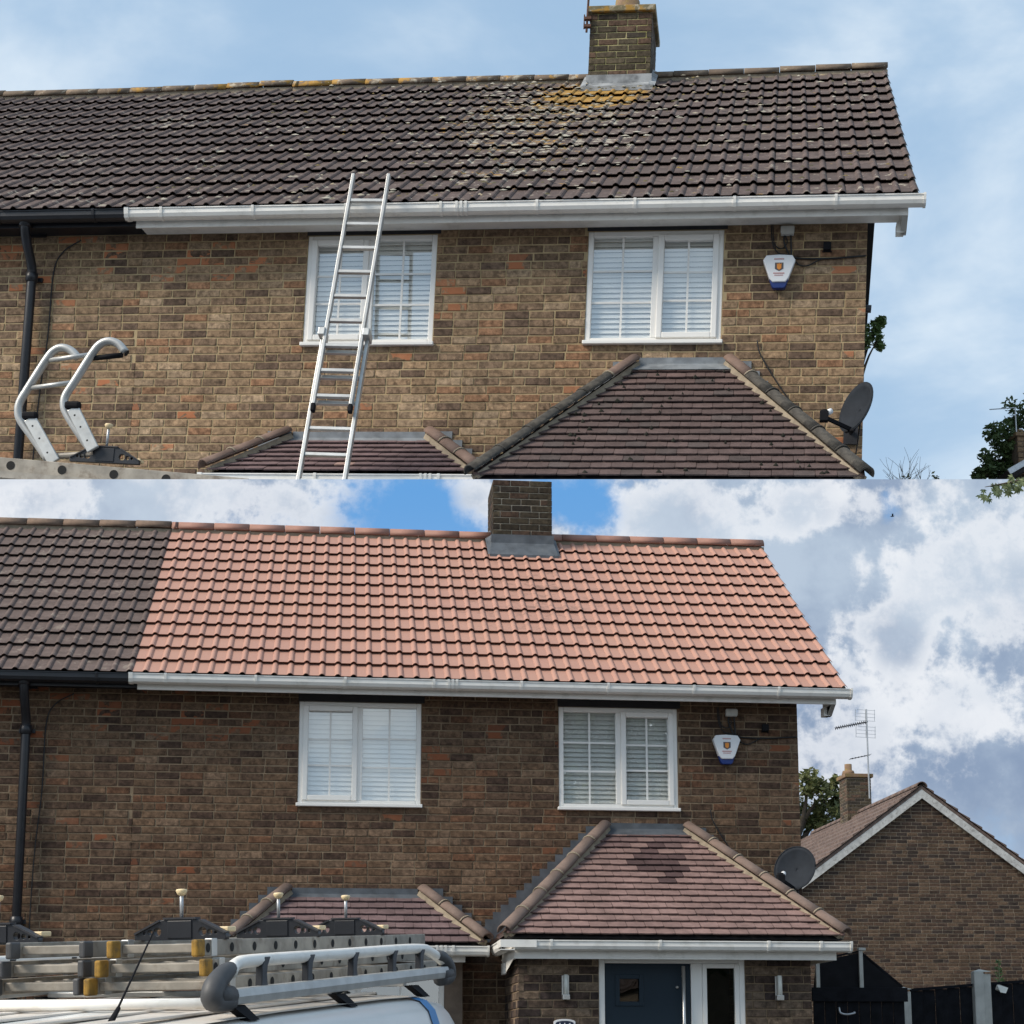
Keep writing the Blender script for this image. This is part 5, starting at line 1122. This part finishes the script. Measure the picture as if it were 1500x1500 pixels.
m.add(vs, [(i * ns + k, i * ns + k + 1, (i + 1) * ns + k + 1, (i + 1) * ns + k) for i in range(len(rows) - 1) for k in range(ns - 1)] + [tuple(range(ns)), tuple((len(rows) - 1) * ns + k for k in range(ns))])
vb = m.build('body', 'vanpaint', van, True)
m = MB(); n2 = 9; cols = [.78 * (k / 4 - 1) for k in range(9)]
vs = [VB(c * r[1] / .9 - .42, r[0], r[2] + .0105 - .013 * abs(c / .78) ** 3) for r in rows[2:6] for c in cols]; m.add(vs, [(i * 9 + k, i * 9 + k + 1, (i + 1) * 9 + k + 1, (i + 1) * 9 + k) for i in range(3) for k in range(8)]); m.build('roof_panel', 'roofcream', van, True)
for k in range(5):
    m = MB(); x = -1.0 + k * .29; m.box(x - .03, x + .03, -1.5, 1.55, -.243, -.232); m.v = [tuple(VB(*v)) for v in m.v]; m.build('roof_rib', 'roofcream', van, bevel=.004)
m = MB()
for i in range(14):
    pass
vs = []
for (fx, dz) in ((.82, -.008), (.90, -.028), (.95, -.075), (.985, -.17), (1.03, -.45), (1.07, -.9)):
    for yy in (1.62, 1.72): vs.append(VB(fx * .893 - .42 + .004, yy, -.257 + dz + .004))
m.add(vs, [(2 * k, 2 * k + 1, 2 * k + 3, 2 * k + 2) for k in range(5)]); m.build('blue_stripe', 'bluetape', van)
m = MB(); m.box(.888 - .42 + .03, .905 - .42 + .03, -1.2, 1.2, -.62, -.42); m.v = [tuple(VB(*v)) for v in m.v]; m.build('side_trim', 'blackmatt', van)
m = MB(); q = [VB(.978 * .895 - .42 + .004, yy, -.255 - .15 + .012 * (yy > 1.3)) for yy in (-1.4, -.5, .4, 1.0, 1.38)]; m.tube(q, .007, 6); m.build('drip_rail', 'blackmatt', van)
for x in (-1.25, .41):
    for y in (-1.9, 1.6):
        m = MB(); c = VB(x, y, -1.62); m.tube([c + Vector((-.09, 0, 0)), c + Vector((-.08, 0, 0)), c + Vector((.08, 0, 0)), c + Vector((.09, 0, 0))], [.26, .30, .30, .26], 20); wl = m.build('wheel', 'rubber', van, True); m = MB(); m.disc(c + Vector((.092 if x > 0 else -.092, 0, 0)), (1, 0, 0), .19, 18); m.build('rim', 'galv', wl)
m = MB(); m.tube([VB(0, -.70, -.25), VB(.0, -.64, -.20)], [.012, .008], 8); m.tube([VB(0, -.66, -.215), VB(0.0, -.372, .075)], [.005, .0035], 6); m.build('whip_antenna', 'blackmatt', van)
# roof rack
rk = thing('roof_rack', 'silver tubular roof rack with grey end caps on the white van', 'roof rack', VT(-.42, 0, -.2))
def RB(x, y, z): return Vector((x + .42, y, z + .2))
for side, x in ((1, .30), (-1, -1.14)):
    m = MB(); m.extrude([(-.03, -.03), (.03, -.03), (.036, 0), (.03, .03), (-.03, .03), (-.036, 0)], RB(x, -.40, -.178), RB(x, 2.26, -.160), (1, 0, 0), (0, 0, 1)); m.build('side_rail', 'alu', rk, bevel=.006)
    m = MB(); q = arc([RB(x - .0, -.33, -.085), RB(x - .03, -.22, -.058), RB(x - .03, -.05, -.046), RB(x - .03, .8, -.040), RB(x - .03, 1.9, -.032), RB(x - .02, 2.12, -.055), RB(x, 2.24, -.10)], 5); m.tube(q, .026, 10); m.build('top_tube', 'upvc', rk, True)
    for yy, zz, hh in ((-.44, -.178, 1), (2.30, -.16, -1)):
        m = MB(); q = arc([RB(x, yy + .10 * hh, -.195), RB(x, yy - .045 * hh, -.185), RB(x, yy - .03 * hh, -.13), RB(x, yy + .06 * hh, -.085), RB(x - .005, yy + .12 * hh, -.07)], 4); nq = len(q); m.tube(q, [.036 + .010 * math.sin(math.pi * k / (nq - 1)) - .010 * k / nq for k in range(nq)], 12); m.tube([RB(x, yy - .03 * hh, -.17), RB(x, yy + .10 * hh, -.172)], [.043, .040], 12); m.build('end_cap', 'greycap', rk, True)
    for yy in (.0, .47, 1.0, 1.53, 1.94):
        m = MB(); m.extrude([(-.035, 0), (.028, 0), (.018, .05), (.026, .085), (.055, .122), (-.0, .122), (-.028, .08)], RB(x - .034, yy, -.155), RB(x - .004, yy, -.155), (0, 1, 0), (0, 0, 1)); m.build('rail_support', 'black', rk, bevel=.004)
    for yy in (-.30, .75, 1.75):
        m = MB(); m.add([RB(x - .02, yy - .06, -.21), RB(x + .02, yy - .06, -.21), RB(x + .02, yy + .05, -.21), RB(x - .02, yy + .05, -.21), RB(x + .03, yy - .0, -.268), RB(x + .07, yy - .0, -.268), RB(x + .07, yy + .08, -.268), RB(x + .03, yy + .08, -.268)], [(0, 1, 2, 3), (4, 5, 6, 7), (0, 1, 5, 4), (1, 2, 6, 5), (2, 3, 7, 6), (3, 0, 4, 7)]); m.build('rack_foot', 'blackmatt', rk)
for yy in (-.06, .75, 1.75):
    m = MB(); m.extrude([(-.025, -.012), (.025, -.012), (.025, .012), (-.025, .012)], RB(-1.11, yy, -.203), RB(.268, yy, -.203), (0, 1, 0), (0, 0, 1)); m.build('cross_bar', 'alu', rk, bevel=.004)
m = MB(); m.tube([RB(-1.12, -.20, -.213), RB(.27, -.20, -.207)], .020, 14); m.build('loading_roller', 'upvc', rk, True)
# ladders on the rack: sections stacked on each other
def stack(label, secs, mat, feet, origin, gap=.078, far=2.83):
    r = thing('stowed_ladder', label, 'ladder', VT(*origin), 'ladders carried on the van')
    for i, (xl, xr, z, y0, L) in enumerate(secs):
        o_ = Vector(((xl + xr) / 2, y0, z)) - Vector(origin); ladder_section(r, o_, (1, 0, 0), (0, 1, 0), xr - xl, L, mat, rung0=.07, sw=.024, sh=.066, pitch=.227, holes=(feet == 'yellow'), feet=feet)
        if feet == 'yellow':
            for xx in (xl, xr): q = MB(); q.box(xx - .017, xx + .017, y0 + .10, y0 + .15, z - .036, z + .038); q.v = [tuple(Vector(v) - Vector(origin)) for v in q.v]; q.build('guide_bracket', 'alu', r, bevel=.003)
    return r
stack('triple ladder with yellow rubber feet lying on the van rack', [(-.378, 0., .006, 0., 2.83), (-.43, .036, -.072, -.004, 2.92), (-.477, .085, -.145, -.008, 2.95)], 'aludull', 'yellow', (-.19, 0, -.18))
stack('grey ladder stack with grey feet at the far left of the van rack', [(-.855, -.515, .008, .02, 2.6), (-.89, -.515, -.070, .01, 2.6), (-.925, -.53, -.143, .0, 2.6)], 'aludull', 'greycap', (-.7, 0, -.18))
for k, (y, x, lb) in enumerate(((.24, -.19, 'nearest black ladder clamp with knob on the van, left of the other two'), (1.25, -.19, 'middle black ladder clamp with knob on the van'), (2.13, -.19, 'farthest black ladder clamp with knob on the van, rightmost of three'))):
    c_ = thing('ladder_clamp', lb, 'ladder clamp', VT(x, y, .040), 'black ladder clamps on the van')
    ladder_clamp(c_, WALLM.copy(), .415, .084, .118)
c_ = thing('ladder_clamp', 'black ladder clamp cut off by the left edge, on the grey ladder', 'ladder clamp', VT(-1.07, .25, .035), 'black ladder clamps on the van'); ladder_clamp(c_, WALLM.copy(), .415, .084, .118)
